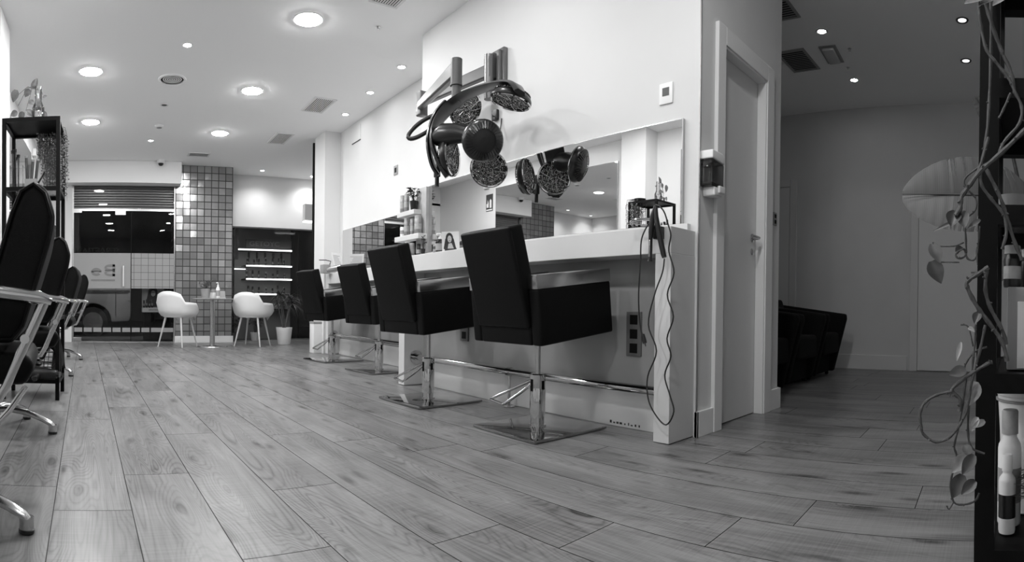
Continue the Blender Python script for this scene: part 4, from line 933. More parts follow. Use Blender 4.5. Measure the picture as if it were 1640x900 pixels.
# hanging string-of-pearls
t = thing('hanging_string_plant', 'string-of-pearls plant hanging in a dense curtain inside the tall shelf', 'plant', (-0.42, 4.03, 1.80)); rnd = random.Random(11)
MB().lathe([(0.05, 0.0), (0.06, 0.005), (0.07, 0.04), (0.062, 0.04), (0.06, 0.03), (0.005, 0.028)], n=24).build('pot', BPLA, t); t.location = (-0.45, 4.02, 1.3965 + 0.452)
lv = MB(); st_ = MB()
for i in range(92):
    a = rnd.uniform(0, 6.28); rr = rnd.uniform(0.05, 0.10)
    x = rnd.uniform(-0.085, 0.135); y = rnd.uniform(-0.03, 0.12); L = rnd.uniform(0.30, 0.46) if x > -0.05 else rnd.uniform(0.06, 0.2)
    if x > 0.108: L *= rnd.uniform(0.5, 1.0)
    if i == 0: L = 0.46
    top = Vector((x * 0.4, y * 0.4, 0.035)); k = int(L / 0.021)
    pts = [top, Vector((x * 0.9, y, 0.025)), Vector((x, y, -0.03))] + [Vector((x + rnd.uniform(-.004, .004), y + rnd.uniform(-.004, .004), -0.03 - L * q / 6)) for q in range(1, 7)]
    for p in pts: p.y = max(-0.045, p.y)
    st_.tube(pts, 0.001, 4)
    for q in range(k):
        c = Vector((x + rnd.uniform(-.010, .010), y + rnd.uniform(-.010, .010), -0.03 - 0.021 * q + rnd.uniform(-.006, .006)))
        s_ = rnd.uniform(0.0055, 0.0085)
        lv.add([c + Vector(v) * s_ for v in ((1,0,0),(-1,0,0),(0,1,0),(0,-1,0),(0,0,1),(0,0,-1))], [(0,2,4),(2,1,4),(1,3,4),(3,0,4),(2,0,5),(1,2,5),(3,1,5),(0,3,5)])
st_.build('strings', LEAF[0], t); lv.build('bead_leaves', LEAF[2], t)['kind'] = 'stuff'
# jar of brushes, tubes and boxes on the middle tier
Z1 = 1.3955
t = thing('brush_jar', 'clear square jar packed with brushes on the tall shelf, below its top', 'jar', (-0.640, 3.80, Z1))
MB().box(-0.045, 0.045, -0.045, 0.045, 0.0, 0.006).box(-0.045, -0.041, -0.045, 0.045, 0, 0.15).box(0.041, 0.045, -0.045, 0.045, 0, 0.15).box(-0.041, 0.041, -0.045, -0.041, 0, 0.15).box(-0.041, 0.041, 0.041, 0.045, 0, 0.15).build('jar', CLEAR, t, smooth=0)
rnd = random.Random(8)
for i in range(6):
    x, y = rnd.uniform(-0.028, 0.028), rnd.uniform(-0.028, 0.028); dx = rnd.uniform(-0.012, 0.012); h = rnd.uniform(0.17, 0.235)
    q = thing('tint_brush', 'tint brush standing in the square jar on the tall shelf', 'brush', (-0.640 + x, 3.80 + y, Z1 + 0.007), 0, 'brushes in the square jar')
    MB().tube([(0, 0, 0.0), (dx * 0.5, 0, h * 0.6), (dx, 0, h)], [0.005, 0.006, 0.008], 8).build('handle', BPLA if i % 2 else DARK, q)
    MB().tube([(dx, 0, h), (dx * 1.05, 0, h + 0.02)], [0.011, 0.013], 8).build('bristles', BPLA, q)
cup = thing('tool_box', 'low grey box holding tubes beside the brush jar on the tall shelf', 'box', (-0.545, 3.80, Z1))
MB().box(-0.04, 0.04, -0.04, 0.04, 0, 0.006).box(-0.04, -0.036, -0.04, 0.04, 0, 0.06).box(0.036, 0.04, -0.04, 0.04, 0, 0.06).box(-0.036, 0.036, -0.04, -0.036, 0, 0.06).box(-0.036, 0.036, 0.036, 0.04, 0, 0.06).build('box', GREY, cup, smooth=0)
for i, (x, y, h, lean) in enumerate(((-0.025, 0.005, 0.20, -0.01), (0.000, -0.012, 0.17, 0.012), (0.022, 0.01, 0.18, 0.02))):
    q = thing('colour_tube', ('tallest tube nearest the brush jar', 'shorter middle tube', 'tube leaning outward on the right')[i] + ' in the low grey box on the tall shelf', 'tube', (-0.545 + x, 3.80 + y, Z1 + 0.007))
    MB().tube([(0, 0, 0), (lean, 0, h)], 0.0105, 12).build('tube', DARK, q); MB().tube([(lean, 0, h), (lean * 1.1, 0, h + 0.014)], 0.0115, 12).build('cap', GREY, q)
q = thing('comb_handle', 'black rod leaning diagonally on the middle tier of the tall shelf', 'rod', (-0.49, 3.82, Z1)); MB().tube([(-0.03, 0, 0.008), (0.03, 0.0, 0.115)], 0.007, 8).build('rod', BPLA, q)
spray_can('product_bottle', -0.42, 3.95, 0.981, 0.19, 0.03, 'dark product bottle with pale label low on the tall shelf', BPLA, None, True)['category'] = 'bottle'
spray_can('product_bottle', -0.50, 3.98, 0.981, 0.16, 0.03, 'pale product bottle beside the dark one low on the tall shelf', CANL, None)['category'] = 'bottle'
t = thing('product_box', 'flat white carton on the lower tier of the tall shelf', 'box', (-0.55, 3.93, 0.551)); MB().rbox(-0.12, 0.12, -0.12, 0.12, 0, 0.09, 0.004, 2).build('carton', PAPER, t); MB().box(-0.10, 0.06, -0.1215, -0.12, 0.02, 0.06).build('print', INK2, t, smooth=0)
# wire basket and dryers at the bottom
t = thing('wire_basket', 'black wire basket on the bottom board of the tall shelf', 'basket', (-0.54, 3.92, 0.137)); b = MB()
for z in (0.0, 0.035, 0.07, 0.105, 0.14, 0.17):
    hw = 0.13 + z * 0.12
    b.tube([(-hw, -hw, z + .004), (hw, -hw, z + .004), (hw, hw, z + .004), (-hw, hw, z + .004)], 0.0022 if z < 0.16 else 0.004, 5, closed=True)
for i in range(11):
    u = -0.13 + 0.026 * i
    for s in (-1, 1):
        k = 0.1504 / 0.13
        b.tube([(u, s * 0.13, 0.004), (u * k, s * 0.1504, 0.174)], 0.0018, 4); b.tube([(s * 0.13, u, 0.004), (s * 0.1504, u * k, 0.174)], 0.0018, 4)
    b.tube([(u, -0.13, 0.004), (u, 0.13, 0.004)], 0.0018, 4)
b.build('wire_mesh', DARK, t)
def dryer(loc, rz, label, lean=0.0):
    t = thing('hair_dryer', label, 'hair dryer', loc, rz, None)
    MB().tube([(-0.13, 0, 0.04), (-0.125, 0, 0.04), (-0.06, 0, 0.04), (0.0, 0, 0.04), (0.06, 0, 0.038), (0.075, 0, 0.037)], [0.03, 0.036, 0.04, 0.038, 0.029, 0.027], 18).build('barrel', BPLA, t)
    MB().tube([(-0.05, 0, 0.03), (-0.045, -0.06, 0.024), (-0.035, -0.135, 0.020), (-0.03, -0.14, 0.020)], [0.022, 0.021, 0.019, 0.014], 14).build('handle', BPLA, t)
    MB().tube([(-0.129, 0, 0.04), (-0.134, 0, 0.04)], 0.031, 18).build('rear_grille', CHROME2, t)
    MB().tube([(0.075, 0, 0.037), (0.095, 0, 0.036)], [0.028, 0.030], 18, flat=0.6).build('nozzle', BPLA, t); return t
dryer((-0.43, 3.70, 0.137), R(-12), 'black hair dryer poking out of the bottom of the tall shelf, before the basket')
dryer((-0.60, 3.86, 0.150), R(160), 'black hair dryer lying inside the wire basket')
t = thing('black_cape', 'crumpled black cape piled on the wire basket and hanging over its right edge', 'cape', (-0.50, 3.92, 0.24))
rows = []; rnd = random.Random(6)
for i in range(17):
    row = []
    for j in range(25):
        u, v = i / 16 * 2 - 1, j / 24
        x = -0.18 + 0.37 * v; y = 0.15 * u
        z = 0.13 + 0.05 * math.sin(v * 9 + u * 3) * math.cos(u * 5 + v * 4) + 0.03 * math.sin(v * 21 + u * 8) + 0.05 * (1 - u * u)
        if v > 0.80: k = (v - 0.80) / 0.2; x = -0.18 + 0.37 * 0.80 + 0.045 * math.sin(k * 1.57); z = z * (1 - k) + k * (-0.03 + 0.02 * math.sin(u * 9))
        if abs(u) > 0.85: z -= 0.05
        row.append((x, y, z))
    rows.append(row)
MB().sheet(rows).build('cloth', BLACK2, t, solid=0.006, smooth=180)

# ================================================================== BLACK SHELF AT THE RIGHT EDGE
metal_shelf('shelf_stand', 'black metal shelf close to the viewer at the right edge, draped with vines', 1.300, 1.815, -0.80, 0.083, 1.62, (1.172, 0.884, 0.500, 0.10), 0.045, (1.55, -0.36, 0), solid=(0, 1, 3, 4))
ZS = {'top': 1.622, 1: 1.173, 2: 0.885, 3: 0.501, 4: 0.101}
def bottle(name, label, loc, r, h, bodym, capm, lab=None, neck=0.5):
    t = thing(name, label, 'bottle', loc)
    MB().lathe([(r*0.93, 0), (r, 0.006), (r, h*0.66), (r*0.94, h*0.70), (r*neck, h*0.76), (r*neck, h*0.80)], n=24).build('body', bodym, t)
    MB().lathe([(r*neck*1.15, h*0.79), (r*neck*1.15, h*0.985), (r*neck, h)], n=20).build('cap', capm, t)
    if lab: MB().lathe([(r*1.015, h*0.2), (r*1.015, h*0.5)], n=24, close=False).build('label_band', lab, t)
    return t
bottle('product_bottle', 'dark-banded bottle with pale shoulder, left of the pair on the right shelf', (1.43, 0.005, ZS[3] + 0.0) if False else (1.43, 0.004, 0.7015), 0.022, 0.105, BPLA, CANL, CANL, 0.8)
bottle('product_bottle', 'dark bottle with white cap behind the dark-banded one on the right shelf', (1.47, -0.036, 0.7015), 0.02, 0.10, BPLA, WHITEP, None, 0.7)
t = thing('product_carton', 'large grey carton with white printed front on the right shelf', 'carton', (1.45, -0.085, ZS[3]))
MB().rbox(-0.07, 0.07, -0.10, 0.10, 0, 0.20, 0.004, 2).build('box', GREY, t); MB().rbox(-0.0725, -0.069, -0.095, 0.075, 0.004, 0.165, 0.001, 1).build('front_panel', PAPER, t, smooth=0)
ln = MB()
for k in range(9): ln.box(-0.0735, -0.0725, -0.085, random.uniform(0.025, 0.058), 0.065 + k*0.0095, 0.069 + k*0.0095)
ln.build('printed_lines', INK2, t, smooth=0)
bottle('product_bottle', 'tall white bottle with grey band on the lowest board of the right shelf', (1.47, 0.005, ZS[4]), 0.03, 0.29, WHITEP, CANL, GREY, 0.62)
bottle('product_bottle', 'small white bottle with dark collar before the tall white one on the right shelf', (1.41, 0.010, ZS[4]), 0.021, 0.19, WHITEP, WHITEP, BPLA, 0.55)
t = thing('white_bucket', 'white plastic bucket on the lowest board of the right shelf', 'bucket', (1.60, -0.055, ZS[4])); MB().lathe([(0.07, 0), (0.075, 0.003), (0.095, 0.31), (0.1, 0.315), (0.1, 0.325), (0.091, 0.325), (0.072, 0.01), (0.001, 0.008)], n=36, close=False).build('body', WHITEP, t); MB().tube([(0.098*math.cos(a), 0.098*math.sin(a), 0.30 - 0.0*a) for a in [2*math.pi*i/24 for i in range(24)]], 0.004, 6, closed=True).build('rim_ring', GREY, t)
small_plant('potted_fern', 'feathery fern at the foot of the right shelf', (1.405, -0.085, ZS[4]), 0.04, 0.06, 60, 0.05, 0.10, DARK, LEAF[1], 31, 0.012, 0.045)
t = thing('wooden_board', 'pale board leaning on the upper tier of the right shelf', 'board', (1.50, -0.075, ZS[1])); MB(Matrix.Rotation(R(-7), 4, 'X')).rbox(-0.12, 0.12, -0.012, 0.012, 0.004, 0.30, 0.004, 2).build('board', WOODL, t); MB(Matrix.Rotation(R(-7), 4, 'X')).box(-0.1215, -0.12, -0.006, 0.006, 0.02, 0.28).build('steel_edge', CHROME2, t, smooth=0)
t = thing('product_carton', 'small pale carton on the upper tier of the right shelf', 'carton', (1.62, 0.0, ZS[1])); MB().rbox(-0.04, 0.04, -0.035, 0.035, 0, 0.11, 0.003, 2).build('box', CANL, t); MB().box(-0.0415, -0.04, -0.025, 0.025, 0.02, 0.07).build('print', INK2, t, smooth=0)
t = thing('product_carton', 'pale tilted carton with small print on the middle tier of the right shelf', 'carton', (1.55, -0.06, ZS[2])); MB(Matrix.Rotation(R(16), 4, 'X')).rbox(-0.05, 0.05, -0.012, 0.012, 0.006, 0.20, 0.003, 2).build('box', PAPER, t); MB(Matrix.Rotation(R(16), 4, 'X')).box(-0.0515, -0.05, -0.009, 0.009, 0.02, 0.1).build('print', INK, t, smooth=0)
t = thing('glass_bowl', 'low glass bowl on the middle tier of the right shelf', 'bowl', (1.44, 0.0, ZS[2])); MB().lathe([(0.02, 0), (0.036, 0.01), (0.044, 0.045), (0.041, 0.045), (0.033, 0.012), (0.001, 0.006)], n=28, close=False).build('bowl', GREY, t)

# trailing vine with its pot on the top board
STEMS= [[0.006,[[1.238,0.076,1.332],[1.238,0.062,1.287],[1.239,0.044,1.234],[1.24,0.029,1.197],[1.24,0.012,1.161],[1.24,0.003,1.115]]],[0.005,[[1.217,0.084,1.321],[1.218,0.077,1.251],[1.218,0.064,1.198],[1.219,0.043,1.171],[1.22,0.014,1.135],[1.22,0.003,1.11],[1.22,-0.012,1.078],[1.22,-0.008,1.043],[1.22,0.026,1.0],[1.22,0.035,0.972]]],[0.005,[[1.249,0.058,1.338],[1.249,0.056,1.201],[1.249,0.06,1.066],[1.248,0.067,0.998],[1.248,0.074,0.963]]],[0.004,[[1.26,0.012,1.122],[1.26,0.028,1.085],[1.259,0.037,1.066]]],[0.007,[[1.18,-0.024,1.021],[1.18,0.027,0.97],[1.178,0.072,0.929],[1.176,0.097,0.895],[1.175,0.11,0.875],[1.175,0.112,0.853],[1.174,0.121,0.838]]],[0.0045,[[1.199,0.057,1.006],[1.198,0.073,0.945],[1.197,0.091,0.914],[1.196,0.101,0.898]]],[0.003,[[1.208,0.076,0.946],[1.205,0.105,0.922],[1.206,0.103,0.901],[1.207,0.083,0.88],[1.207,0.083,0.855],[1.206,0.103,0.833],[1.206,0.102,0.79],[1.206,0.102,0.76],[1.204,0.116,0.752],[1.204,0.123,0.761],[1.205,0.106,0.772],[1.206,0.098,0.752],[1.207,0.082,0.752],[1.208,0.076,0.784],[1.208,0.073,0.821]]],[0.002,[[1.205,0.106,0.786],[1.203,0.128,0.778],[1.199,0.166,0.778],[1.198,0.171,0.786]]],[0.002,[[1.205,0.115,0.744],[1.2,0.154,0.744],[1.198,0.167,0.746]]],[0.005,[[1.218,0.074,0.938],[1.218,0.07,0.908],[1.219,0.047,0.877],[1.22,0.023,0.847],[1.22,0.017,0.809],[1.22,0.026,0.774]]],[0.006,[[1.228,0.067,0.958],[1.229,0.059,0.941],[1.229,0.035,0.894],[1.23,0.019,0.852],[1.23,0.003,0.801],[1.23,-0.017,0.752]]],[0.0065,[[1.199,0.053,0.734],[1.198,0.077,0.718],[1.196,0.097,0.703],[1.196,0.095,0.686],[1.198,0.076,0.651],[1.199,0.059,0.628],[1.2,0.023,0.578],[1.2,0.012,0.537]]],[0.006,[[1.219,0.058,0.732],[1.219,0.06,0.687],[1.219,0.049,0.649],[1.22,0.024,0.603],[1.22,0.014,0.571]]],[0.0022,[[1.215,0.112,0.612],[1.216,0.095,0.607],[1.217,0.085,0.566]]],[0.003,[[1.219,0.055,0.565],[1.218,0.073,0.559],[1.217,0.087,0.549],[1.216,0.101,0.527],[1.216,0.102,0.506]]],[0.0055,[[1.189,0.042,0.536],[1.189,0.053,0.532],[1.187,0.084,0.513],[1.184,0.122,0.483],[1.184,0.122,0.471],[1.185,0.108,0.457],[1.185,0.109,0.433]]],[0.0042,[[1.183,0.125,0.474],[1.18,0.155,0.467],[1.176,0.18,0.451],[1.175,0.19,0.428],[1.175,0.188,0.405],[1.176,0.183,0.385],[1.18,0.157,0.369],[1.183,0.127,0.381],[1.186,0.102,0.416],[1.186,0.092,0.446],[1.187,0.084,0.497],[1.188,0.068,0.562],[1.189,0.058,0.613]]],[0.003,[[1.196,0.096,0.508],[1.196,0.103,0.448],[1.195,0.113,0.392],[1.194,0.12,0.358],[1.194,0.115,0.336],[1.194,0.124,0.298],[1.193,0.127,0.274],[1.194,0.119,0.241],[1.196,0.097,0.237],[1.198,0.075,0.245],[1.198,0.067,0.261]]],[0.002,[[1.194,0.119,0.243],[1.193,0.129,0.227],[1.192,0.134,0.234]]],[0.0035,[[1.207,0.086,0.494],[1.206,0.092,0.432],[1.207,0.092,0.378],[1.207,0.083,0.352],[1.209,0.057,0.341]]],[0.0035,[[1.207,0.079,0.613],[1.207,0.08,0.58],[1.207,0.084,0.534],[1.207,0.088,0.481]]]]
LEAVES= [[[1.184,0.122,0.849],[1.168,0.13,0.815],0.034,0],[[1.185,0.11,0.849],[1.171,0.102,0.813],0.029,1],[[1.194,0.117,0.832],[1.173,0.167,0.808],0.009,1],[[1.198,0.173,0.783],[1.185,0.153,0.742],0.029,1],[[1.198,0.173,0.746],[1.185,0.151,0.699],0.037,0],[[1.205,0.111,0.777],[1.189,0.122,0.766],0.016,0],[[1.198,0.072,0.833],[1.181,0.096,0.814],0.013,1],[[1.198,0.073,0.639],[1.182,0.08,0.616],0.021,0],[[1.195,0.109,0.576],[1.179,0.116,0.539],0.012,2],[[1.186,0.097,0.52],[1.168,0.131,0.511],0.026,1],[[1.207,0.079,0.493],[1.191,0.092,0.444],0.042,2],[[1.198,0.073,0.42],[1.182,0.083,0.394],0.018,2],[[1.199,0.057,0.412],[1.182,0.081,0.402],0.016,2],[[1.187,0.091,0.344],[1.169,0.122,0.31],0.031,2],[[1.177,0.077,0.346],[1.161,0.1,0.309],0.028,0],[[1.186,0.101,0.302],[1.169,0.118,0.259],0.034,0],[[1.178,0.074,0.293],[1.161,0.101,0.269],0.026,0],[[1.196,0.098,0.362],[1.182,0.083,0.34],0.021,1],[[1.206,0.094,0.607],[1.192,0.081,0.599],0.011,1],[[1.198,0.065,1.305],[1.18,0.109,1.281],0.031,2],[[1.219,0.039,1.321],[1.202,0.078,1.289],0.029,1],[[1.2,0.023,1.308],[1.184,0.051,1.277],0.024,2]]
t = thing('trailing_vine', 'pothos vine with bare woody stems trailing down the right shelf', 'plant', (1.24, 0.05, 1.30)); inv = T4(-1.24, -0.05, -1.30)
rnd = random.Random(5)
for r_, pts in STEMS:
    p = smooth_pts(pts); b = MB(inv); rr = r_ * 0.72
    b.tube(p, [rr * (1.0 + 0.18 * math.sin(i * 1.9)) for i in range(len(p))], 8)
    for i in range(2, len(p) - 1, 5):      # leaf nodes along the stem
        dv = Vector((rnd.uniform(-1, 0), rnd.uniform(-1, 1), rnd.uniform(-1, 1))).normalized(); b.tube([p[i], p[i] + dv * rr * 2.0], [rr * 0.9, rr * 0.35], 6)
    b.build('stem', STEM, t)
for b_, t_, w_, m_ in LEAVES:
    l = MB(inv); leaf_mesh(l, b_, t_, w_, droop=0.08, up=(-1, 0.0, 0.35), n=8, fold=0.3); l.build('leaf', LEAF[m_], t, smooth=180)
pt = MB(inv); pt.tube([(1.238, 0.07, 1.33), (1.26, 0.07, 1.45), (1.31, 0.06, 1.66), (1.40, 0.03, 1.70)], 0.006, 8); pt.tube([(1.22, 0.08, 1.32), (1.25, 0.09, 1.5), (1.31, 0.07, 1.67), (1.40, 0.0, 1.69)], 0.005, 8); pt.tube([(1.249, 0.058, 1.33), (1.262, 0.06, 1.48), (1.33, 0.05, 1.66), (1.4, 0.0, 1.69)], 0.005, 8); pt.build('stem', STEM, t)
pot = MB(inv); pot.lathe([(0.07, 0), (0.075, 0.005), (0.10, 0.15), (0.09, 0.15), (0.085, 0.13), (0.005, 0.125)], (1.42, -0.03, ZS['top']), 28); pot.build('pot', DARK, t)

# large banana-like plant standing behind the right shelf
t = thing('bird_of_paradise', 'large plant with broad split paddle leaves behind the right shelf', 'plant', (2.30, -0.18, 0)); inv = T4(-2.30, 0.18, 0)
MB(inv).lathe([(0.13, 0.0), (0.135, 0.005), (0.165, 0.30), (0.17, 0.31), (0.155, 0.31), (0.15, 0.27), (0.005, 0.265)], (2.30, -0.18, 0), 32).build('pot', DARK, t)
PAD, nt_, b_ = node_mat('broad paddle leaf')
tc_ = nt_.nodes.new('ShaderNodeTexCoord'); wv = nt_.nodes.new('ShaderNodeTexWave'); wv.bands_direction = 'Y'; wv.inputs['Scale'].default_value = 45; wv.inputs['Distortion'].default_value = 2.0; wv.inputs['Detail'].default_value = 1; wv.inputs['Detail Scale'].default_value = 0.6
nt_.links.new(tc_.outputs['Object'], wv.inputs['Vector']); nt_.links.new(math_node(nt_, 'MULTIPLY_ADD', wv.outputs['Fac'], 0.03, 0.07), b_.inputs['Base Color']); b_.inputs['Roughness'].default_value = 0.5
RIB = mat('leaf midrib', 0.05, 0.5)
def paddle(b, tip, w, seed, nrm, splits=7):
    rnd = random.Random(seed); b, tip = Vector(b), Vector(tip); d = tip - b; L = d.length; nrm = Vector(nrm); side = d.cross(nrm).normalized(); nr = side.cross(d).normalized()
    mb = MB(inv); cuts = {s: sorted(rnd.sample(range(6, 34), splits)) for s in (-1, 1)}
    for s in (-1, 1):
        N = 40; rows = []
        for i in range(N + 1):
            u = i / N; ww = w * 0.5 * (math.sin(math.pi * min(1, u * 0.94 + 0.05)) ** 0.55)
            c = b + d * u + nr * (-0.04 * L * (2*u - 1) ** 2)
            fan = d * (0.10 * (1 - u))
            wav = 0.0012 * math.sin(i * 2.1)
            rows.append([c, c + side * s * ww * 0.5 + fan * 0.4 + nr * (0.10 * ww + wav), c + side * s * ww + fan + nr * (0.06 * ww + wav)])
        start = 0
        for cut in cuts[s] + [N]:
            seg = [r[:] for r in rows[start:cut + 1]]
            if len(seg) > 1:
                if cut != N: seg[-1] = [seg[-1][0], seg[-1][1], seg[-1][2] - d * 0.012 - side * s * 0.004]
                mb.sheet(seg)
            start = cut
    o = mb.build('leaf', PAD, t, smooth=180)
    rb = MB(inv); rb.tube([b - d * 0.05, b + d * 0.5 + nr * 0.0, tip], [0.007, 0.005, 0.0015], 8); rb.build('midrib', RIB, o)
    return o
paddle((2.21, -0.10, 1.085), (2.155, 0.43, 1.088), 0.295, 3, (-1, 0.1, 0.12))
paddle((2.24, 0.06, 1.02), (2.20, 0.085, 0.74), 0.15, 5, (-1, 0.0, 0.2), 2)
paddle((2.20, -0.10, 1.05), (2.12, -0.055, 0.78), 0.20, 7, (-1, 0.2, 0.1), 2)
paddle((2.25, 0.02, 1.30), (2.18, 0.155, 1.46), 0.10, 9, (-0.9, -0.4, 0.3), 3)
ps = MB(inv)
for e in ((2.21, -0.10, 1.085), (2.24, 0.06, 1.02), (2.20, -0.10, 1.05), (2.25, 0.02, 1.30)):
    e = Vector(e); ps.tube([(2.30, -0.18, 0.26), (2.30 + (e.x - 2.3) * 0.3, -0.18 + (e.y + 0.18) * 0.3, 0.7), e], [0.013, 0.010, 0.007], 8)
ps.build('stalks', LEAF[0], t)
# ================================================================== CEILING FITTINGS
def led_panel(x, y, label, r=0.10):
    t = thing('ceiling_panel_light', label, 'ceiling light', (x, y, ZC), 0, 'round LED panels in the ceiling')
    MB().lathe([(r, -0.001), (r + 0.018, -0.001), (r + 0.014, -0.009), (r, -0.008)], n=40, close=False).build('trim_ring', WHITEP, t)
    MB().lathe([(0.001, -0.016), (r * 0.85, -0.015), (r * 0.97, -0.012), (r, -0.007), (r, -0.001)], n=40, close=False).build('diffuser', EMIT, t)
    return t
p0 = led_panel(1.485, 4.24, 'round LED panel, largest in the picture, near the top centre of the ceiling')
def more(src, x, y, label): return copy_tree(src, (x, y, ZC), None, label)
more(p0, 1.43, 5.83, 'round LED panel second from the viewer in the right-hand ceiling row')
more(p0, 1.38, 7.38, 'round LED panel farthest in the right-hand ceiling row')
more(p0, -0.22, 5.53, 'round LED panel nearer of the two in the left-hand ceiling row')
more(p0, -0.28, 7.07, 'round LED panel farther of the two in the left-hand ceiling row')
more(p0, -0.16, 3.95, 'added unseen round LED panel continuing the left-hand row above the armrest chairs')  # unseen panel added to supply more light on the left side
more(p0, -0.10, 2.40, 'added unseen round LED panel over the nearest armrest chair')  # another unseen panel, put in for light on the near left floor
more(p0, -0.05, 0.85, 'added unseen round LED panel continuing the left-hand row above the viewer')  # unseen overhead panel, added for light around the viewer
more(p0, 1.50, 0.95, 'added unseen round LED panel between the viewer and the inner door').scale = (0.72, 0.72, 1)  # smaller unseen panel, added to brighten the door wall
more(p0, 1.53, 2.62, 'added unseen round LED panel over the nearest styling chair').scale = (0.62, 0.62, 1)  # smaller unseen panel, added to lift the near wall and ceiling
def spot(x, y, label, power=SPOT_W, lit=True, angle=95, aim=(0, 0, -1), group='small recessed ceiling spots', ringm=WHITEP, bulb=None):
    t = thing('ceiling_spotlight', label, 'spotlight', (x, y, ZC), 0, group)
    MB().lathe([(0.034, -0.001), (0.050, -0.001), (0.047, -0.007), (0.036, -0.006), (0.031, -0.002)], n=28, close=False).build('trim_ring', ringm, t)
    MB().lathe([(0.001, -0.003), (0.032, -0.003)], n=24, close=False).build('bulb', (bulb or BULB) if lit else DARK, t)
    if power:
        ld = bpy.data.lights.new('spot_beam', 'SPOT'); ld.energy = power; ld.spot_size = R(angle); ld.spot_blend = 0.9; ld.shadow_soft_size = 0.03
        lo = bpy.data.objects.new('spot_beam', ld); COL.objects.link(lo); lo.parent = t; lo.location = (0, 0, -0.02)
        lo.rotation_euler = Vector(aim).to_track_quat('-Z', 'Y').to_euler()
    return t
spot(0.63, 4.92, 'small bright ceiling spot between the two large panel rows, nearest one')
spot(0.51, 7.86, 'small bright ceiling spot far back between the two panel rows')
spot(2.573, 4.716, 'ceiling spot nearest the bright wall corner, first of the wall row')
spot(2.598, 5.44, 'ceiling spot in the middle of the row along the set-back wall')
spot(2.636, 6.19, 'ceiling spot farthest along the set-back wall, before the pier')
spot(2.46, 9.28, 'ceiling spot before the white wall above the right shop window', 26, True, 140)
spot(3.40, 9.42, 'ceiling spot at the far right corner, half hidden by the pier', 26, True, 140)
spot(0.567, 6.437, 'unlit small ceiling spot with dark centre beside the round vent', 0, False)
CBULB = mat('dimmed bulb', 0.9, 0.5, emit=14.0)
CB2 = mat('weak bulb', 0.9, 0.5, emit=1.6)
spot(4.307, 1.527, 'bright corridor ceiling spot beside the emergency light', 4.5, ringm=GREY)
spot(5.306, 1.543, 'bright corridor ceiling spot nearer the end wall', 7, ringm=GREY)
spot(4.338, 0.417, 'recessed corridor spot with dark ring, nearer the right shelf', 0, ringm=DARK, bulb=CB2)
spot(5.043, 0.447, 'recessed corridor spot with dark ring, farther of the right pair', 0, ringm=DARK, bulb=CB2)
def vent(x0, x1, y0, y1, label, ny=10, slats_along='X', frm=CEIL):
    cx, cyy = (x0 + x1) / 2, (y0 + y1) / 2
    t = thing('ceiling_vent', label, 'vent', (cx, cyy, ZC)); w, h = (x1 - x0) / 2, (y1 - y0) / 2; f = 0.022
    MB().box(-w, w, -h, -h + f, -0.008, -0.0005).box(-w, w, h - f, h, -0.008, -0.0005).box(-w, -w + f, -h + f, h - f, -0.008, -0.0005).box(w - f, w, -h + f, h - f, -0.008, -0.0005).build('frame', frm, t, smooth=0)
    MB().box(-w + f, w - f, -h + f, h - f, -0.0015, -0.0005).build('backing', BMET, t, smooth=0)
    s = MB()
    for i in range(ny):
        if slats_along == 'X':
            y = -h + f + (2*h - 2*f) * (i + 0.5) / ny; s.box(-w + f, w - f, y - 0.006, y + 0.006, -0.0045, -0.0035)
        else:
            x = -w + f + (2*w - 2*f) * (i + 0.5) / ny; s.box(x - 0.006, x + 0.006, -h + f, h - f, -0.0045, -0.0035)
    s.build('slats', frm, t, smooth=0); return t
GRILL = mat('grey vent grille', 0.75, 0.5)
vent(2.11, 2.37, 5.79, 6.26, 'rectangular ceiling vent beside the middle of the wall spots', 10, 'Y', GRILL)
vent(2.09, 2.335, 7.16, 7.66, 'rectangular ceiling vent farther back near the white pier', 10, 'Y', GRILL)
vent(1.11, 1.435, 8.40, 8.62, 'small rectangular ceiling vent in front of the tiled pillar', 6, 'X', GRILL)
vent(1.79, 2.03, 3.30, 3.81, 'rectangular ceiling vent cut by the top edge of the picture', 10, 'Y', GRILL)
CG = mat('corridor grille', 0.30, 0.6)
vent(4.53, 4.97, 1.77, 2.03, 'square ceiling vent in the corridor beside the emergency light', 12, 'Y', CG)
vent(3.75, 4.04, 1.60, 1.77, 'ceiling vent in the corridor at the top beside the door wall', 8, 'Y', CG)
t = thing('round_ceiling_vent', 'round ceiling diffuser with concentric rings', 'vent', (0.58, 5.69, ZC))
MB().lathe([(0.115, -0.0005), (0.142, -0.0005), (0.135, -0.008), (0.115, -0.010)], n=48, close=False).build('outer_ring', CEIL, t)
MB().lathe([(0.001, -0.001), (0.115, -0.001)], n=48, close=False).build('backing', BMET, t)
for k in (0.095, 0.074, 0.053, 0.032, 0.012): MB().lathe([(max(0.001, k - 0.013), -0.0035), (k, -0.005), (k + 0.001, -0.0035)], n=48, close=False).build('ring_blade', GRILL, t)
t = thing('smoke_detector', 'flat white smoke detector between the round vent and the far spot', 'smoke detector', (0.572, 7.19, ZC)); MB().lathe([(0.055, -0.0005), (0.055, -0.012), (0.035, -0.028), (0.001, -0.03)], n=28, close=False).build('body', WHITEP, t); MB().lathe([(0.036, -0.0285), (0.03, -0.032), (0.001, -0.032)], n=20, close=False).build('sensor', GREY, t)
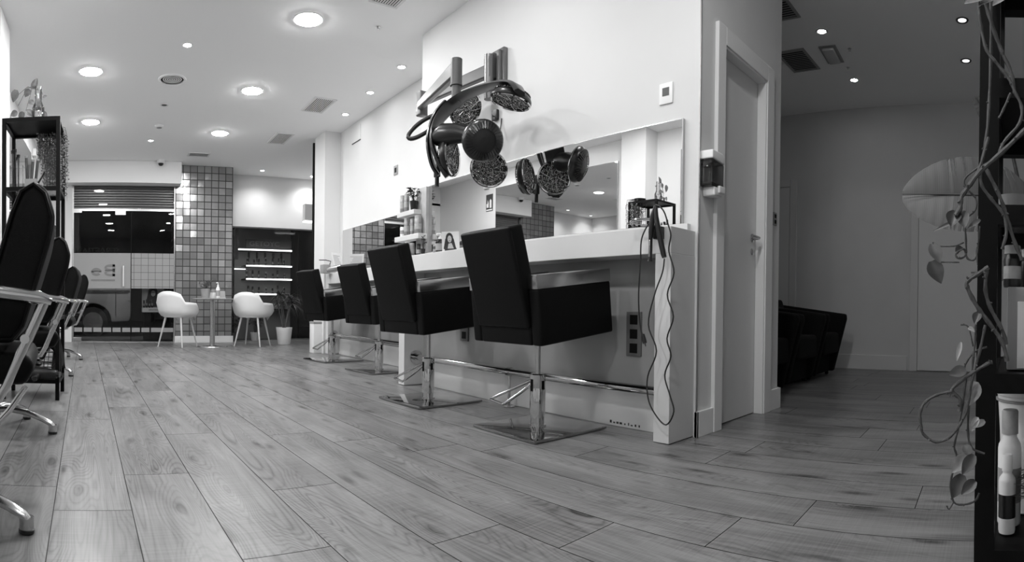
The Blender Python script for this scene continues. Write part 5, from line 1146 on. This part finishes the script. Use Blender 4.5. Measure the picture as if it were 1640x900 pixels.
t = thing('dome_camera', 'white dome camera with dark lens on the shutter box ceiling edge', 'camera', (0.74, 8.93, ZC)); MB().lathe([(0.065, -0.0005), (0.065, -0.03), (0.055, -0.045), (0.04, -0.05)], n=28).build('base', WHITEP, t); MB().lathe([(0.042, -0.045), (0.038, -0.07), (0.022, -0.086), (0.001, -0.09)], n=28, close=False).build('dome', BPLA, t)
t = thing('emergency_light', 'recessed oblong emergency light on the corridor ceiling', 'emergency light', (4.72, 1.58, ZC), R(4))
MB().box(-0.17, 0.17, -0.075, 0.075, -0.008, -0.0005).build('frame', GREY, t, smooth=0, bevel=0.003); MB().rbox(-0.14, 0.14, -0.05, 0.05, -0.03, -0.006, 0.008, 2).build('lens', mat('frosted lens', 0.5, 0.2), t)
for x, y, lab in ((2.035, 4.13, 'tiny sprinkler head on the main ceiling near the step of the wall'), (4.66, 1.40, 'tiny sprinkler head on the corridor ceiling beside the brighter spot'), (5.02, 1.52, 'tiny sprinkler head on the corridor ceiling past the emergency light')):
    t = thing('sprinkler_head', lab, 'sprinkler', (x, y, ZC)); MB().lathe([(0.018, -0.0005), (0.018, -0.004), (0.006, -0.005), (0.006, -0.02)], n=16).build('body', CHROME2, t); MB().lathe([(0.012, -0.02), (0.012, -0.022)], n=12).build('deflector', CHROME2, t)

# ================================================================== OUTSIDE THE SHOP FRONT
VAN = mat('van paint', 0.30, 0.35); TYRE = mat('tyre rubber', 0.012, 0.8)
t = thing('parked_van', 'grey panel van parked in the dark street outside the glass shop door', 'van', (-1.35, 11.6, -0.02)); inv = T4(1.35, -11.6, 0.0)
prof = [(-3.6, 0.28), (0.31, 0.28), (0.36, 0.42), (0.36, 0.62), (0.335, 0.9), (0.31, 1.35), (0.28, 1.48), (0.15, 1.53), (-2.4, 1.53), (-2.9, 1.2), (-3.6, 1.0)]
def arch(cx, r=0.36): return [(cx + r * math.cos(a), 0.28 + r * math.sin(a)) for a in [math.pi * i / 10 for i in range(11)]][::-1]
low = [(-3.6, 0.30)] + [(-3.0, 0.30)] + arch(-2.6) + [(-0.85, 0.30)] + arch(-0.38) + [(0.31, 0.30)]
vb = MB(inv); vb.prism(low + prof[2:], 11.05, 12.7, 'Y', 0.03, 2); vb.build('body', VAN, t)
wl = MB(inv)
for cx in (-0.38, -2.6):
    w_ = MB(inv); w_.cyl((cx, 11.08, 0.28), (cx, 11.28, 0.28), 0.29, n=32); q = w_.build('tyre', TYRE, t)
    MB(inv).cyl((cx, 11.065, 0.28), (cx, 11.085, 0.28), 0.19, n=28).build('wheel_rim', CHROME2, q)
sm_ = MB(inv); sm_.box(-3.4, 0.33, 11.035, 11.052, 0.86, 0.90); sm_.box(-2.2, 0.24, 11.035, 11.052, 1.30, 1.315); sm_.box(0.05, 0.06, 11.037, 11.052, 0.40, 1.30); sm_.build('side_trim', DARK, t, smooth=0)
sm_ = MB(inv); sm_.box(0.30, 0.345, 11.04, 11.2, 0.70, 1.05); sm_.build('tail_lamp', GREY, t, smooth=0)
# portrait poster and product stand behind the side pane
t = thing('window_poster', 'poster of a dark-haired person with a raised arm behind the glass side pane', 'poster', (0.66, 9.42, 0.62))
MB().box(-0.18, 0.18, 0.0, 0.008, -0.06, 0.29).build('panel', mat('poster print', 0.5, 0.7), t, smooth=0)
def pdisc(mb, cx, cz, rx, rz, y0, y1, n=20): mb.prism([(cx + rx*math.cos(2*math.pi*i/n), cz + rz*math.sin(2*math.pi*i/n)) for i in range(n)], y0, y1, 'Y')
pm = MB(); pdisc(pm, 0.0, 0.20, 0.075, 0.085, -0.002, 0.0); pm.prism([(-0.075, 0.20), (-0.11, 0.03), (0.09, 0.03), (0.075, 0.2)], -0.002, 0.0, 'Y'); pm.prism([(-0.13, -0.05), (-0.10, 0.06), (0.13, 0.06), (0.15, -0.05)], -0.003, -0.002, 'Y'); pm.build('hair_print', INK, t, smooth=0)
pm = MB(); pdisc(pm, 0.005, 0.175, 0.036, 0.05, -0.0045, -0.0035); pm.build('face_print', mat('pale print', 0.5, 0.8), t, smooth=0); pm = MB(); pm.prism([(0.09, 0.07), (0.115, 0.07), (0.10, 0.25), (0.085, 0.25)], -0.0045, -0.0035, 'Y'); pm.build('arm_print', mat('pale print', 0.5, 0.8), t, smooth=0); pm = MB(); pm.prism([(-0.17, -0.04), (-0.13, 0.08), (-0.11, 0.06), (-0.13, -0.05)], -0.0045, -0.0035, 'Y'); pm.build('shoulder_print', mat('pale print', 0.5, 0.8), t, smooth=0)
pm = MB(); pm.box(-0.017, -0.005, -0.0055, -0.0046, 0.185, 0.192); pm.box(0.014, 0.027, -0.0055, -0.0046, 0.185, 0.192); pm.build('eyes_print', INK, t, smooth=0); pm = MB(); pm.box(-0.005, 0.014, -0.0055, -0.0046, 0.143, 0.15); pm.build('mouth_print', INK, t, smooth=0)
MB().box(-0.18, 0.19, -0.12, 0.10, -0.135, -0.062).build('ledge', WHITEP, t, smooth=0); MB().box(-0.15, 0.15, -0.10, 0.08, -0.60, -0.136).build('pedestal', BMET, t, smooth=0)
lettering('SEBASTIAN', 0.03, T4(0.0, -0.122, -0.098) @ Matrix.Rotation(R(90), 4, 'X'), 'ledge_lettering', INK, t, 0.001)
for i in range(4):
    spray_can('display_bottle', 0.51 + 0.045 * i, 9.34, 0.5585, 0.12 + 0.015 * (i % 2), 0.014, 'dark bottle standing on the white ledge below the portrait poster', BPLA, 'bottles on the poster ledge', True)['category'] = 'bottle'
# product display beyond the right window
t = thing('display_cabinet', 'lit product display with shelves of dark bottles beyond the right shop window', 'display cabinet', (2.73, 10.25, 0.0)); inv = T4(-2.73, -10.25, 0)
MB(inv).box(2.10, 3.36, 10.38, 10.42, -0.02, 2.10).build('back_wall', mat('display back wall', 0.5, 0.6), t, smooth=0)
for q in ((2.10, 2.14, 9.95, 10.38, -0.02, 2.10), (3.32, 3.36, 9.95, 10.38, -0.02, 2.10)): MB(inv).box(*q).build('side_panel', BMET, t, smooth=0)
MB(inv).box(2.14, 3.32, 9.95, 10.38, 2.06, 2.10).build('top_panel', BMET, t, smooth=0)
MB(inv).box(2.14, 2.22, 10.0, 10.05, 1.42, 2.05).build('loudspeaker', GREY, t, smooth=0)
SHZ = (1.60, 1.31, 1.07, 0.80, 0.52)
for i, z in enumerate(SHZ):
    MB(inv).box(2.36 if i else 2.22, 3.28, 10.06, 10.38, z, z + 0.018).build('shelf_board', BMET, t, smooth=0)
    if i < 4: MB(inv).box(2.38 if i else 2.22, 3.24 if i < 3 else 2.95, 10.045, 10.058, z - 0.004, z + 0.02).build('light_strip', STRIP, t, smooth=0)
MB(inv).box(2.15, 2.36, 10.035, 10.055, 1.245, 1.262).build('light_strip', STRIP, t, smooth=0)
MB(inv).box(2.38, 3.25, 10.10, 10.14, 1.64, 1.80).build('sign_board', mat('grey sign board', 0.10, 0.6), t, smooth=0)
lettering('GETOYC', 0.12, T4(2.73 - 2.73, 10.095 - 10.25, 1.72) @ Matrix.Rotation(R(90), 4, 'X'), 'sign_lettering', GREY, t, 0.002, 1.2)
lettering('SEBASTIAN', 0.035, T4(2.255 - 2.73, 10.03 - 10.25, 1.29) @ Matrix.Rotation(R(90), 4, 'X'), 'shelf_lettering', WHITEP, t, 0.001)
rnd = random.Random(12)
names = ('top', 'second', 'third', 'fourth')
for i, z in enumerate(SHZ[1:4]):
    for k in range(7):
        x = 2.43 + 0.118 * k + rnd.uniform(-0.02, 0.02); h = rnd.uniform(0.10, 0.17)
        spray_can('display_bottle', x, 10.18, z + 0.0185, h, 0.018, 'dark bottle on the %s lit shelf of the display beyond the window' % names[i + 1], BPLA, 'bottles on the %s display shelf' % names[i + 1], bool(k % 3))['category'] = 'bottle'
for k in range(5):
    x = 2.46 + 0.155 * k
    q = thing('hanging_brush', 'dark round brush hanging under the sign of the lit display', 'brush', (x, 10.20, 1.40), 0, 'brushes hanging in the display'); MB().cyl((0, 0, 0.07), (0, 0, 0.17), 0.02, n=12).build('bristles', BPLA, q); MB().tube([(0, 0, 0.17), (0, 0, 0.196)], 0.006, 8).build('hook', BPLA, q); MB().cyl((0, 0, 0.0), (0, 0, 0.07), 0.009, n=10).build('handle', BPLA, q)
# added unseen fill light that brightens the parked van
ld = bpy.data.lights.new('added_van_light', 'SPOT'); ld.energy = 420; ld.spot_size = R(80); ld.spot_blend = 1.0; ld.shadow_soft_size = 0.15
lo = bpy.data.objects.new('added_van_beam', ld); COL.objects.link(lo); lo.location = (-0.6, 9.95, 3.6); lo.rotation_euler = (Vector((-0.6, 11.6, 0.2)) - Vector(lo.location)).to_track_quat('-Z', 'Y').to_euler()
